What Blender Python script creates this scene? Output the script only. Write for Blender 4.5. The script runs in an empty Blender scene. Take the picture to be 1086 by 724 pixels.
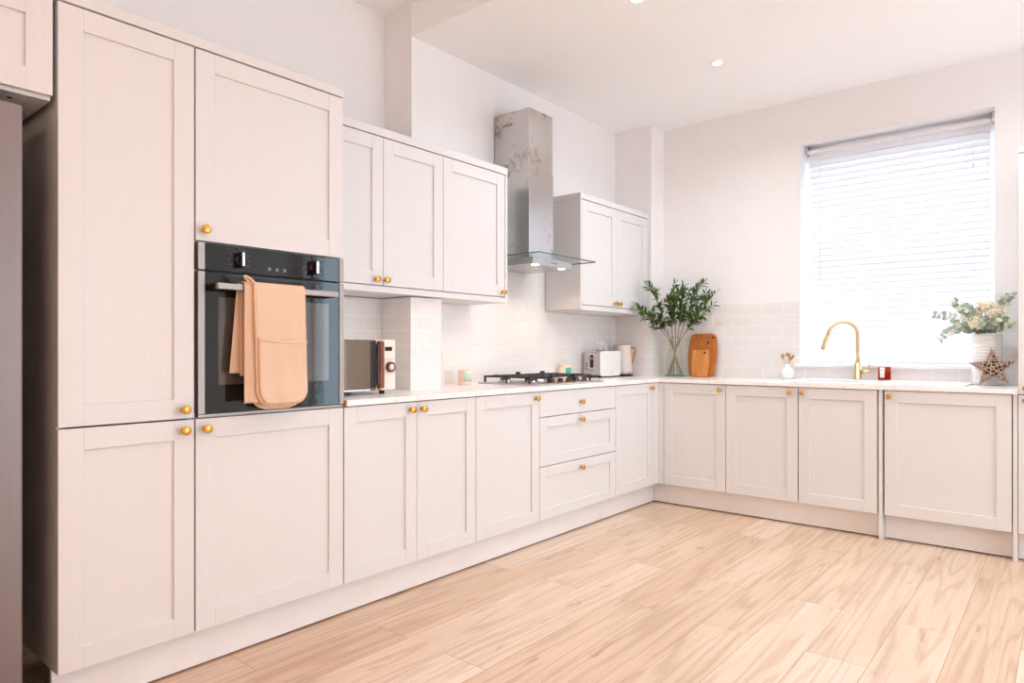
import bpy, bmesh, math, random
from mathutils import Vector, Matrix

random.seed(7)
scene = bpy.context.scene
COL = scene.collection

# ------------------------------------------------------------------ dimensions (metres)
EYE = 1.11            # camera height
XL = -2.284           # front plane of the doors on the left run
YB = 4.385            # front plane of the doors on the back run
WL = -2.875           # left wall (chimney breast plane)
WB = 4.985            # back wall
WT = 0.905            # worktop top
WU = 0.880            # worktop underside
ZC = 2.893            # kitchen ceiling
ZH = 3.080            # higher ceiling nearer the camera
XR = 3.30             # right wall
YR = -2.80            # rear wall

# ------------------------------------------------------------------ materials
def s2l(c):
    return tuple(((v / 12.92) if v <= 0.04045 else ((v + 0.055) / 1.055) ** 2.4) for v in [x / 255 for x in c]) + (1.0,)

class Nodes:
    def __init__(self, name):
        self.m = bpy.data.materials.new(name)
        self.m.use_nodes = True
        self.t = self.m.node_tree
        self.t.nodes.clear()
        self.out = self.n('ShaderNodeOutputMaterial')
    def n(self, kind, **kw):
        nd = self.t.nodes.new(kind)
        for k, v in kw.items():
            setattr(nd, k, v)
        return nd
    def l(self, a, b):
        self.t.links.new(a, b)
    def pr(self, col, rough=0.5, metal=0.0, spec=0.5, **kw):
        p = self.n('ShaderNodeBsdfPrincipled')
        p.inputs['Base Color'].default_value = col
        p.inputs['Roughness'].default_value = rough
        p.inputs['Metallic'].default_value = metal
        p.inputs['Specular IOR Level'].default_value = spec
        for k, v in kw.items():
            p.inputs[k].default_value = v
        return p
    def coords(self, scale=(1, 1, 1), rot=(0, 0, 0), loc=(0, 0, 0)):
        tc = self.n('ShaderNodeTexCoord')
        mp = self.n('ShaderNodeMapping')
        mp.inputs['Scale'].default_value = scale
        mp.inputs['Rotation'].default_value = rot
        mp.inputs['Location'].default_value = loc
        self.l(tc.outputs['Object'], mp.inputs['Vector'])
        return mp.outputs['Vector']
    def noise(self, vec, scale, detail=3, rough=0.5, dist=0.0):
        n = self.n('ShaderNodeTexNoise')
        n.inputs['Scale'].default_value = scale
        n.inputs['Detail'].default_value = detail
        n.inputs['Roughness'].default_value = rough
        n.inputs['Distortion'].default_value = dist
        if vec is not None:
            self.l(vec, n.inputs['Vector'])
        return n.outputs['Fac']
    def ramp(self, fac, stops):
        r = self.n('ShaderNodeValToRGB')
        e = r.color_ramp.elements
        while len(e) < len(stops):
            e.new(0.5)
        for el, (p, c) in zip(e, stops):
            el.position = p
            el.color = c
        self.l(fac, r.inputs['Fac'])
        return r.outputs['Color']
    def bump(self, h, strength=0.2, dist=0.002):
        b = self.n('ShaderNodeBump')
        b.inputs['Strength'].default_value = strength
        b.inputs['Distance'].default_value = dist
        self.l(h, b.inputs['Height'])
        return b.outputs['Normal']
    def mix(self, fac, a, b):
        m = self.n('ShaderNodeMix', data_type='RGBA')
        for sock, v in ((m.inputs[0], fac), (m.inputs[6], a), (m.inputs[7], b)):
            if hasattr(v, 'default_value') or hasattr(v, 'is_linked'):
                self.l(v, sock)
            else:
                sock.default_value = v
        return m.outputs[2]
    def done(self, shader):
        self.l(shader, self.out.inputs['Surface'])
        return self.m

def plain(name, rgb, rough=0.5, metal=0.0, spec=0.5, var=0.05, scale=30.0, bump=0.0, vscale=(1, 1, 1), **kw):
    k = Nodes(name)
    c = s2l(rgb)
    v = k.coords(vscale)
    f = k.noise(v, scale, 4)
    lo = tuple(x * (1 - var) for x in c[:3]) + (1,)
    hi = tuple(min(1, x * (1 + var)) for x in c[:3]) + (1,)
    p = k.pr(c, rough, metal, spec, **kw)
    k.l(k.ramp(f, [(0.3, lo), (0.7, hi)]), p.inputs['Base Color'])
    if bump:
        k.l(k.bump(f, bump, 0.001), p.inputs['Normal'])
    return k.done(p.outputs[0])

def emit(name, rgb, strength):
    k = Nodes(name)
    e = k.n('ShaderNodeEmission')
    e.inputs['Color'].default_value = s2l(rgb)
    e.inputs['Strength'].default_value = strength
    return k.done(e.outputs[0])

def thin_glass(name, rgb, gloss=0.06, rough=0.0, fres=True, edge=0.6):
    k = Nodes(name)
    t = k.n('ShaderNodeBsdfTransparent')
    t.inputs['Color'].default_value = s2l(rgb)
    g = k.n('ShaderNodeBsdfGlossy')
    g.inputs['Roughness'].default_value = rough
    m = k.n('ShaderNodeMixShader')
    if fres:
        # facing-based reflectance, the same on both sides of the sheet
        lw = k.n('ShaderNodeLayerWeight'); lw.inputs['Blend'].default_value = 0.5
        pw = k.n('ShaderNodeMath', operation='POWER'); pw.inputs[1].default_value = 4.0
        k.l(lw.outputs['Facing'], pw.inputs[0])
        ma = k.n('ShaderNodeMath', operation='MULTIPLY_ADD')
        k.l(pw.outputs[0], ma.inputs[0]); ma.inputs[1].default_value = edge; ma.inputs[2].default_value = 0.03
        k.l(ma.outputs[0], m.inputs[0])
    else:
        m.inputs[0].default_value = gloss
    k.l(t.outputs[0], m.inputs[1])
    k.l(g.outputs[0], m.inputs[2])
    return k.done(m.outputs[0])

M = {}
M['wall'] = plain('wall_paint', (241, 239, 239), 0.85, spec=0.2, var=0.012, scale=6, bump=0.02)
M['ceiling'] = plain('ceiling_paint', (250, 249, 249), 0.9, spec=0.15, var=0.01, scale=5)
M['white_trim'] = plain('white_gloss_trim', (242, 241, 242), 0.35, var=0.01)
M['frame_white'] = plain('window_frame_white', (245, 245, 247), 0.4, var=0.01)

def cabinet_mat():
    k = Nodes('cabinet_painted_grain')
    v = k.coords((60, 60, 2.2))
    f = k.noise(v, 3.0, 4, 0.6)
    p = k.pr(s2l((220, 218, 218)), 0.38, spec=0.35)
    k.l(k.ramp(f, [(0.3, s2l((219, 217, 217))), (0.7, s2l((222, 220, 220)))]), p.inputs['Base Color'])
    k.l(k.bump(f, 0.02, 0.0003), p.inputs['Normal'])
    return k.done(p.outputs[0])
M['cab'] = cabinet_mat()
M['plinth'] = plain('plinth_board', (236, 234, 235), 0.35, var=0.012, scale=12)
M['carcass'] = plain('carcass_board', (228, 216, 205), 0.55, var=0.02)

def floor_mat():
    k = Nodes('oak_laminate_planks')
    tc = k.n('ShaderNodeTexCoord')
    sp = k.n('ShaderNodeSeparateXYZ')
    k.l(tc.outputs['Object'], sp.inputs[0])
    ax = k.n('ShaderNodeMath', operation='ADD'); ax.inputs[1].default_value = 1.155 + 0.2025 * 40
    k.l(sp.outputs['X'], ax.inputs[0])
    ay = k.n('ShaderNodeMath', operation='ADD'); ay.inputs[1].default_value = 20.35
    k.l(sp.outputs['Y'], ay.inputs[0])
    cb = k.n('ShaderNodeCombineXYZ')
    k.l(ay.outputs[0], cb.inputs['X']); k.l(ax.outputs[0], cb.inputs['Y'])
    br = k.n('ShaderNodeTexBrick')
    br.offset = 0.37; br.offset_frequency = 2; br.squash = 1.0
    br.inputs['Color1'].default_value = (0, 0, 0, 1)
    br.inputs['Color2'].default_value = (1, 1, 1, 1)
    br.inputs['Mortar'].default_value = (0.5, 0.5, 0.5, 1)
    br.inputs['Scale'].default_value = 1.0
    br.inputs['Mortar Size'].default_value = 0.0009
    br.inputs['Mortar Smooth'].default_value = 0.1
    br.inputs['Bias'].default_value = 0.0
    br.inputs['Brick Width'].default_value = 1.38
    br.inputs['Row Height'].default_value = 0.2025
    k.l(cb.outputs[0], br.inputs['Vector'])
    rnd = k.n('ShaderNodeSeparateColor')
    k.l(br.outputs['Color'], rnd.inputs[0])
    # grain coordinates, shifted per plank
    sh = k.n('ShaderNodeMath', operation='MULTIPLY'); sh.inputs[1].default_value = 37.0
    k.l(rnd.outputs[0], sh.inputs[0])
    gx = k.n('ShaderNodeMath', operation='ADD'); k.l(sp.outputs['X'], gx.inputs[0]); k.l(sh.outputs[0], gx.inputs[1])
    gy = k.n('ShaderNodeMath', operation='ADD'); k.l(sp.outputs['Y'], gy.inputs[0]); k.l(sh.outputs[0], gy.inputs[1])
    def vec(sx, sy):
        mx = k.n('ShaderNodeMath', operation='MULTIPLY'); mx.inputs[1].default_value = sx; k.l(gx.outputs[0], mx.inputs[0])
        my = k.n('ShaderNodeMath', operation='MULTIPLY'); my.inputs[1].default_value = sy; k.l(gy.outputs[0], my.inputs[0])
        c = k.n('ShaderNodeCombineXYZ'); k.l(mx.outputs[0], c.inputs['X']); k.l(my.outputs[0], c.inputs['Y'])
        return c.outputs[0]
    big = k.noise(vec(7.0, 0.42), 1.0, 2, 0.45, 0.15)      # cathedral field
    rings = k.n('ShaderNodeMath', operation='MULTIPLY'); rings.inputs[1].default_value = 58.0
    k.l(big, rings.inputs[0])
    sn = k.n('ShaderNodeMath', operation='SINE'); k.l(rings.outputs[0], sn.inputs[0])
    ma = k.n('ShaderNodeMapRange'); ma.inputs['From Min'].default_value = -1; ma.inputs['From Max'].default_value = 1
    k.l(sn.outputs[0], ma.inputs['Value'])
    fine = k.noise(vec(95, 2.4), 1.0, 5, 0.7)
    blot = k.noise(vec(9.0, 0.9), 1.0, 4, 0.6)
    knot = k.noise(vec(13.0, 4.5), 1.0, 2, 0.5, 0.6)
    base = k.ramp(rnd.outputs[0], [(0.0, s2l((211, 180, 153))), (0.5, s2l((220, 194, 170))), (1.0, s2l((228, 206, 186)))])
    kr = k.ramp(ma.outputs[0], [(0.0, (0.82, 0.78, 0.74, 1)), (0.35, (1, 1, 1, 1)), (1.0, (1.02, 1.02, 1.02, 1))])
    fr = k.ramp(fine, [(0.28, (0.84, 0.80, 0.77, 1)), (0.58, (1.04, 1.04, 1.04, 1))])
    bl = k.ramp(blot, [(0.3, (0.92, 0.89, 0.86, 1)), (0.65, (1.03, 1.04, 1.05, 1))])
    kn = k.ramp(knot, [(0.66, (1, 1, 1, 1)), (0.78, (0.66, 0.56, 0.48, 1))])
    def mul(a, b, fac=1.0):
        m = k.n('ShaderNodeMix', data_type='RGBA', blend_type='MULTIPLY')
        m.inputs[0].default_value = fac
        k.l(a, m.inputs[6]); k.l(b, m.inputs[7])
        return m.outputs[2]
    c = mul(mul(mul(mul(base, kr, 0.75), fr, 0.9), bl, 0.9), kn, 0.9)
    seam = k.mix(br.outputs['Fac'], c, s2l((150, 112, 82)))
    p = k.pr((1, 1, 1, 1), 0.27, spec=1.0)
    k.l(seam, p.inputs['Base Color'])
    inv = k.n('ShaderNodeMath', operation='SUBTRACT'); inv.inputs[0].default_value = 1.0; k.l(br.outputs['Fac'], inv.inputs[1])
    hh = k.n('ShaderNodeMath', operation='MULTIPLY_ADD'); k.l(fine, hh.inputs[0]); hh.inputs[1].default_value = 0.25; k.l(inv.outputs[0], hh.inputs[2])
    k.l(k.bump(hh.outputs[0], 0.12, 0.001), p.inputs['Normal'])
    return k.done(p.outputs[0])
M['floor'] = floor_mat()

def tile_mat(name, axis):
    k = Nodes(name)
    tc = k.n('ShaderNodeTexCoord')
    sp = k.n('ShaderNodeSeparateXYZ'); k.l(tc.outputs['Object'], sp.inputs[0])
    a = k.n('ShaderNodeMath', operation='ADD'); a.inputs[1].default_value = 10.03
    k.l(sp.outputs[axis], a.inputs[0])
    b = k.n('ShaderNodeMath', operation='ADD'); b.inputs[1].default_value = -WT + 0.077 * 4
    k.l(sp.outputs['Z'], b.inputs[0])
    cb = k.n('ShaderNodeCombineXYZ'); k.l(a.outputs[0], cb.inputs['X']); k.l(b.outputs[0], cb.inputs['Y'])
    br = k.n('ShaderNodeTexBrick')
    br.offset = 0.5
    br.inputs['Color1'].default_value = s2l((231, 228, 226))
    br.inputs['Color2'].default_value = s2l((235, 232, 230))
    br.inputs['Mortar'].default_value = s2l((247, 246, 246))
    br.inputs['Scale'].default_value = 1.0
    br.inputs['Mortar Size'].default_value = 0.0016
    br.inputs['Mortar Smooth'].default_value = 0.3
    br.inputs['Brick Width'].default_value = 0.152
    br.inputs['Row Height'].default_value = 0.077
    k.l(cb.outputs[0], br.inputs['Vector'])
    p = k.pr((1, 1, 1, 1), 0.12, spec=0.5)
    k.l(br.outputs['Color'], p.inputs['Base Color'])
    rr = k.n('ShaderNodeMapRange'); rr.inputs['To Min'].default_value = 0.12; rr.inputs['To Max'].default_value = 0.7
    k.l(br.outputs['Fac'], rr.inputs['Value']); k.l(rr.outputs[0], p.inputs['Roughness'])
    wob = k.noise(k.coords((1, 1, 1)), 22, 2)
    h = k.n('ShaderNodeMath', operation='MULTIPLY_ADD'); k.l(br.outputs['Fac'], h.inputs[0]); h.inputs[1].default_value = -1.0
    w2 = k.n('ShaderNodeMath', operation='MULTIPLY'); k.l(wob, w2.inputs[0]); w2.inputs[1].default_value = 1.2
    k.l(w2.outputs[0], h.inputs[2])
    k.l(k.bump(h.outputs[0], 0.35, 0.0015), p.inputs['Normal'])
    return k.done(p.outputs[0])
M['tile_y'] = tile_mat('metro_tile_left', 'Y')
M['tile_x'] = tile_mat('metro_tile_back', 'X')

def marble_mat():
    k = Nodes('pale_marble_laminate')
    v = k.coords()
    big = k.noise(v, 7.0, 5, 0.62, 1.6)
    fine = k.noise(v, 55, 4, 0.7)
    p = k.pr((1, 1, 1, 1), 0.22, spec=0.5)
    c1 = k.ramp(big, [(0.30, s2l((222, 214, 209))), (0.44, s2l((240, 236, 234))), (0.58, s2l((244, 241, 240))), (0.72, s2l((226, 219, 215)))])
    c2 = k.ramp(fine, [(0.28, (0.80, 0.76, 0.74, 1)), (0.45, (1, 1, 1, 1))])
    m = k.n('ShaderNodeMix', data_type='RGBA', blend_type='MULTIPLY'); m.inputs[0].default_value = 0.55
    k.l(c1, m.inputs[6]); k.l(c2, m.inputs[7])
    k.l(m.outputs[2], p.inputs['Base Color'])
    return k.done(p.outputs[0])
M['marble'] = marble_mat()

def wood_mat(name, dark, light, scale=(40, 40, 3), rough=0.45):
    k = Nodes(name)
    f = k.noise(k.coords(scale), 1.0, 4, 0.6, 0.6)
    p = k.pr(s2l(light), rough)
    k.l(k.ramp(f, [(0.3, s2l(dark)), (0.65, s2l(light))]), p.inputs['Base Color'])
    return k.done(p.outputs[0])
M['wood_handle'] = wood_mat('warm_ash_handle', (190, 118, 44), (222, 152, 70))
M['walnut'] = wood_mat('walnut_trim', (70, 32, 20), (142, 76, 46), (30, 60, 8))
M['board_large'] = wood_mat('bamboo_mid', (178, 98, 36), (206, 130, 58), (38, 38, 2.5))
M['board_medium'] = wood_mat('bamboo_dark', (170, 90, 32), (198, 120, 52), (30, 38, 2.5))
M['board_small'] = wood_mat('bamboo_light', (190, 114, 48), (218, 148, 76), (42, 42, 2.5))
M['pale_board'] = wood_mat('pale_birch', (226, 184, 158), (236, 202, 180))
M['dark_hole'] = plain('dark_hole', (40, 26, 18), 0.8)
M['chipboard'] = wood_mat('chipboard_end', (150, 108, 76), (186, 142, 106), (60, 60, 60), 0.8)

def steel_mat(name, rgb, rough, smudge=0.0, vscale=(2, 2, 60)):
    k = Nodes(name)
    f = k.noise(k.coords(vscale), 4.0, 3)
    p = k.pr(s2l(rgb), rough, 1.0)
    c = s2l(rgb)
    base = k.ramp(f, [(0.3, tuple(x * 0.93 for x in c[:3]) + (1,)), (0.7, c)])
    if smudge:
        v = k.coords((1, 1, 0.8))
        s = k.noise(v, 11, 5, 0.62, 1.2)
        s2 = k.noise(v, 4.0, 2, 0.5, 0.4)
        mm = k.n('ShaderNodeMath', operation='MULTIPLY'); k.l(s, mm.inputs[0]); k.l(s2, mm.inputs[1])
        stain = k.ramp(mm.outputs[0], [(0.28, (0, 0, 0, 1)), (0.36, (1, 1, 1, 1))])
        sc = k.n('ShaderNodeMath', operation='MULTIPLY'); sc.inputs[1].default_value = smudge
        k.l(stain, sc.inputs[0])
        base = k.mix(sc.outputs[0], base, s2l((118, 104, 94)))
        rr = k.n('ShaderNodeMapRange'); rr.inputs['To Min'].default_value = rough; rr.inputs['To Max'].default_value = rough + 0.14
        k.l(s, rr.inputs['Value']); k.l(rr.outputs[0], p.inputs['Roughness'])
    k.l(base, p.inputs['Base Color'])
    return k.done(p.outputs[0])
M['steel'] = steel_mat('brushed_steel', (205, 203, 202), 0.32)
M['steel_smudged'] = steel_mat('smudged_chimney_steel', (206, 202, 199), 0.15, 0.6)
M['steel_trim'] = steel_mat('satin_trim_steel', (168, 156, 150), 0.5)
M['fridge'] = steel_mat('fridge_grey_steel', (138, 123, 119), 0.42, vscale=(40, 40, 0.6))
M['brass'] = steel_mat('brushed_brass', (226, 172, 84), 0.28)
M['brass_tap'] = steel_mat('pale_brushed_brass', (232, 208, 168), 0.34)
M['chrome'] = plain('chrome', (225, 222, 220), 0.12, 1.0, var=0.01)
M['copper'] = plain('copper', (214, 150, 110), 0.25, 1.0, var=0.02)
M['black_glass'] = plain('black_oven_glass', (30, 26, 24), 0.03, spec=0.36, var=0.02)
M['window_glass_dark'] = plain('oven_window_glass', (84, 77, 72), 0.03, spec=0.5, var=0.02)
M['black_plastic'] = plain('black_plastic', (26, 25, 25), 0.4, var=0.05)
M['cast_iron'] = plain('cast_iron', (44, 44, 46), 0.5, var=0.1, bump=0.1, scale=200)
M['mw_glass'] = plain('microwave_mirror_glass', (122, 107, 95), 0.05, 0.9, var=0.02)
M['cream'] = plain('cream_enamel', (238, 228, 218), 0.3, var=0.01)
M['cream_kettle'] = plain('kettle_cream', (228, 216, 206), 0.35, var=0.02)
M['toaster_white'] = plain('toaster_white', (236, 233, 230), 0.3, var=0.01)
M['white_plastic'] = plain('white_plastic', (240, 238, 238), 0.35, var=0.01)
M['clear_plastic'] = thin_glass('clear_plug', (235, 235, 238))
M['white_ceramic'] = plain('white_ceramic', (244, 241, 240), 0.25, var=0.01)
M['sink_white'] = plain('white_composite_sink', (246, 244, 245), 0.2, var=0.008)
M['matte_white'] = plain('matte_white_vase', (242, 239, 238), 0.6, var=0.01)
M['dried'] = plain('dried_flower', (206, 160, 112), 0.8, var=0.15, scale=120)
M['glass_vase'] = thin_glass('vase_glass', (251, 253, 252), edge=0.30)
M['vase_foot'] = thin_glass('vase_foot_glass', (214, 228, 221), edge=0.4)
M['pane'] = thin_glass('window_pane', (250, 252, 255))
M['canopy_glass'] = thin_glass('hood_glass', (248, 251, 251), edge=0.12)
M['glass_edge'] = plain('glass_edge_green', (58, 88, 86), 0.1, spec=0.6, var=0.05)
M['amber'] = thin_glass('amber_glass', (238, 176, 124), edge=0.25)
M['amber_wax'] = plain('amber_wax', (196, 96, 60), 0.5, var=0.05)
M['wax'] = plain('cream_wax', (240, 214, 190), 0.5, var=0.03)
M['jar_pink'] = plain('blush_jar', (240, 214, 198), 0.35, var=0.02)
M['label_white'] = plain('paper_label', (246, 244, 242), 0.7, var=0.01)
M['label_sage'] = plain('sage_label', (186, 208, 190), 0.7, var=0.02)
M['label_teal'] = plain('teal_label', (58, 172, 150), 0.6, var=0.02)
M['flame'] = emit('candle_flame', (255, 214, 150), 14.0)
M['lamp_glow'] = emit('lamp_glow', (255, 236, 214), 30.0)
M['hood_lamp_glow'] = emit('hood_lamp_glow', (255, 226, 206), 14.0)
M['print_grey'] = plain('printed_grey', (120, 116, 112), 0.5)
M['print_light'] = plain('printed_light', (190, 186, 182), 0.5)

def cloth_mat(name, rgb):
    k = Nodes(name)
    f = k.noise(k.coords((1, 1, 1)), 260, 3)
    w = k.noise(k.coords((1, 1, 1)), 9, 3)
    p = k.pr(s2l(rgb), 0.9, spec=0.15)
    c = s2l(rgb)
    k.l(k.ramp(w, [(0.3, tuple(x * 0.95 for x in c[:3]) + (1,)), (0.7, c)]), p.inputs['Base Color'])
    k.l(k.bump(f, 0.35, 0.0008), p.inputs['Normal'])
    p.inputs['Sheen Weight'].default_value = 0.15
    return k.done(p.outputs[0])
M['glove'] = cloth_mat('peach_cotton', (226, 196, 171))
M['glove_edge'] = cloth_mat('peach_binding', (234, 198, 162))
M['towel'] = cloth_mat('peach_towel', (218, 184, 156))

def leaf_mat(name, a, b, rough=0.45):
    k = Nodes(name)
    f = k.noise(k.coords(), 40, 2)
    p = k.pr(s2l(a), rough)
    k.l(k.ramp(f, [(0.35, s2l(a)), (0.65, s2l(b))]), p.inputs['Base Color'])
    t = k.n('ShaderNodeBsdfTranslucent'); t.inputs['Color'].default_value = s2l(b)
    m = k.n('ShaderNodeMixShader'); m.inputs[0].default_value = 0.2
    k.l(p.outputs[0], m.inputs[1]); k.l(t.outputs[0], m.inputs[2])
    return k.done(m.outputs[0])
M['olive_leaf'] = leaf_mat('olive_leaf', (28, 66, 22), (92, 126, 56))
M['olive_stem'] = plain('olive_stem', (166, 138, 108), 0.8, var=0.15, scale=90)
M['euc_leaf'] = leaf_mat('eucalyptus_leaf', (124, 146, 130), (186, 198, 178), 0.6)
M['euc_pale'] = leaf_mat('eucalyptus_pale_leaf', (212, 210, 184), (234, 226, 204), 0.6)
M['euc_stem'] = plain('eucalyptus_stem', (150, 138, 112), 0.8)
M['petal'] = leaf_mat('cream_petal', (240, 230, 206), (250, 245, 230), 0.6)

def wicker_mat():
    k = Nodes('wicker_willow')
    f = k.noise(k.coords(), 140, 3)
    p = k.pr(s2l((190, 150, 122)), 0.75)
    k.l(k.ramp(f, [(0.3, s2l((150, 116, 98))), (0.7, s2l((226, 196, 174)))]), p.inputs['Base Color'])
    return k.done(p.outputs[0])
M['wicker'] = wicker_mat()
M['wicker_dark'] = plain('wicker_core', (92, 68, 56), 0.9)

def slat_mat():
    k = Nodes('blind_slat')
    d = k.pr(s2l((244, 244, 247)), 0.45, spec=0.3)
    t = k.n('ShaderNodeBsdfTranslucent'); t.inputs['Color'].default_value = s2l((250, 250, 255))
    m = k.n('ShaderNodeMixShader'); m.inputs[0].default_value = 0.145
    k.l(d.outputs[0], m.inputs[1]); k.l(t.outputs[0], m.inputs[2])
    return k.done(m.outputs[0])
M['slat'] = slat_mat()

# ------------------------------------------------------------------ mesh helper
class B:
    def __init__(self):
        self.bm = bmesh.new()
    def _merge(self, other):
        me = bpy.data.meshes.new('tmp'); other.to_mesh(me); other.free()
        self.bm.from_mesh(me); bpy.data.meshes.remove(me)
    def box(self, x0, x1, y0, y1, z0, z1, bev=0.0, seg=1):
        b = bmesh.new()
        bmesh.ops.create_cube(b, size=1.0)
        sx, sy, sz = abs(x1 - x0), abs(y1 - y0), abs(z1 - z0)
        for v in b.verts:
            v.co = Vector(((x0 + x1) / 2 + v.co.x * sx, (y0 + y1) / 2 + v.co.y * sy, (z0 + z1) / 2 + v.co.z * sz))
        if bev:
            bev = min(bev, 0.45 * min(sx, sy, sz))
            bmesh.ops.bevel(b, geom=list(b.edges), offset=bev, segments=seg, profile=0.5, affect='EDGES')
        self._merge(b)
        return self
    def prism(self, pts, frame, depth, bev=0.0, seg=1):
        """polygon pts (u, v) in frame (origin, U, V, N), extruded along N by depth"""
        o, U, V, N = [Vector(a) for a in frame]
        b = bmesh.new()
        f = b.faces.new([b.verts.new(o + U * u + V * v) for u, v in pts])
        r = bmesh.ops.extrude_face_region(b, geom=[f])
        for v in [e for e in r['geom'] if isinstance(e, bmesh.types.BMVert)]:
            v.co += N * depth
        bmesh.ops.recalc_face_normals(b, faces=b.faces)
        if bev:
            es = [e for e in b.edges if len(e.link_faces) == 2 and e.calc_face_angle(0) > 0.9]
            bmesh.ops.bevel(b, geom=es, offset=bev, segments=seg, profile=0.5, affect='EDGES')
        self._merge(b)
        return self
    def lathe(self, p, axis, prof, seg=20, caps=True):
        """prof: (distance along axis, radius)"""
        p = Vector(p); a = Vector(axis).normalized()
        u = a.orthogonal().normalized(); w = a.cross(u)
        b = self.bm; rings = []
        for d, r in prof:
            if r < 1e-5:
                rings.append([b.verts.new(p + a * d)])
            else:
                rings.append([b.verts.new(p + a * d + (u * math.cos(2 * math.pi * i / seg) + w * math.sin(2 * math.pi * i / seg)) * r) for i in range(seg)])
        for A, C in zip(rings, rings[1:]):
            for i in range(seg):
                j = (i + 1) % seg
                if len(A) == 1 and len(C) == 1:
                    continue
                if len(A) == 1:
                    f = b.faces.new((A[0], C[j], C[i]))
                elif len(C) == 1:
                    f = b.faces.new((A[i], A[j], C[0]))
                else:
                    f = b.faces.new((A[i], A[j], C[j], C[i]))
                f.smooth = True
        if caps:
            for R in (rings[0], rings[-1]):
                if len(R) > 1:
                    b.faces.new(R)
        return self
    def cyl(self, p, axis, length, r, r2=None, seg=20):
        return self.lathe(p, axis, [(0, r), (length, r if r2 is None else r2)], seg)
    def tube(self, pts, rad, seg=8, flat=None):
        """rad: number or list; flat: (direction, factor) squashes the section"""
        pts = [Vector(q) for q in pts]
        n = len(pts)
        rs = rad if isinstance(rad, (list, tuple)) else [rad] * n
        rings = []; prev = None
        for i in range(n):
            t = (pts[min(i + 1, n - 1)] - pts[max(i - 1, 0)]).normalized()
            if prev is None:
                u = t.orthogonal().normalized()
            else:
                u = (prev - t * prev.dot(t)).normalized()
            prev = u; w = t.cross(u)
            ring = []
            for q in range(seg):
                off = (u * math.cos(2 * math.pi * q / seg) + w * math.sin(2 * math.pi * q / seg)) * rs[i]
                if flat:
                    d = Vector(flat[0]); off = off - d * off.dot(d) * (1 - flat[1])
                ring.append(self.bm.verts.new(pts[i] + off))
            rings.append(ring)
        for A, C in zip(rings, rings[1:]):
            for q in range(seg):
                f = self.bm.faces.new((A[q], A[(q + 1) % seg], C[(q + 1) % seg], C[q])); f.smooth = True
        self.bm.faces.new(rings[0]); self.bm.faces.new(rings[-1])
        return self
    def ball(self, c, r, sc=(1, 1, 1), sub=2):
        b = bmesh.new()
        bmesh.ops.create_icosphere(b, subdivisions=sub, radius=r)
        for v in b.verts:
            v.co = Vector((v.co.x * sc[0] + c[0], v.co.y * sc[1] + c[1], v.co.z * sc[2] + c[2]))
        for f in b.faces:
            f.smooth = True
        self._merge(b)
        return self

WORLD_LOC = {}

def mesh_obj(name, b, mat, parent=None, origin=(0, 0, 0)):
    """links the builder's shape (in world coordinates) as ONE mesh object"""
    bmesh.ops.recalc_face_normals(b.bm, faces=b.bm.faces)
    base = WORLD_LOC[parent.name] if parent else Vector(origin)
    for v in b.bm.verts:
        v.co -= base
    me = bpy.data.meshes.new(name)
    b.bm.to_mesh(me); b.bm.free()
    mats = mat if isinstance(mat, (list, tuple)) else [mat]
    for m in mats:
        me.materials.append(m)
    o = bpy.data.objects.new(name, me)
    COL.objects.link(o)
    if parent:
        o.parent = parent
    else:
        o.location = base
    WORLD_LOC[o.name] = Vector(base)
    return o

def tag(o, label, cat, group=None, kind=None):
    o['label'] = label; o['category'] = cat
    if group:
        o['group'] = group
    if kind:
        o['kind'] = kind
    return o

def thing(name, label, cat, loc, group=None):
    o = bpy.data.objects.new(name, None)
    o.empty_display_size = 0.05
    COL.objects.link(o); o.location = loc
    WORLD_LOC[o.name] = Vector(loc)
    return tag(o, label, cat, group)

def single(name, b, mat, label, cat, origin, group=None):
    return tag(mesh_obj(name, b, mat, None, origin), label, cat, group)

def structure(name, b, mat, parent=None):
    o = mesh_obj(name, b, mat, parent)
    if parent is None:
        o['kind'] = 'structure'
    return o

def bez(p0, p1, p2, p3, n=14):
    P = [Vector(p) for p in (p0, p1, p2, p3)]
    return [P[0] * (1 - t) ** 3 + P[1] * 3 * t * (1 - t) ** 2 + P[2] * 3 * t * t * (1 - t) + P[3] * t ** 3 for t in [i / n for i in range(n + 1)]]

# ------------------------------------------------------------------ the room
structure('floor', B().box(-3.3, XR + 0.3, YR - 0.2, 5.3, -0.1, 0.0), M['floor'])
structure('ceiling', B().box(WL, XR + 0.3, 2.56, 5.3, ZC, 3.3).box(-3.3, XR + 0.3, YR - 0.2, 2.56, ZH, 3.3), M['ceiling'])
wl = structure('wall_left', B().box(-3.4, -3.111, YR - 0.2, 2.56, 0, 3.3).box(-3.4, WL, 2.56, 5.3, 0, 3.3), M['wall'])
mesh_obj('tiled_splashback', B().box(WL, WL + 0.006, 2.56, 4.77, WT - 0.02, 1.70), M['tile_y'], wl)
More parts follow.
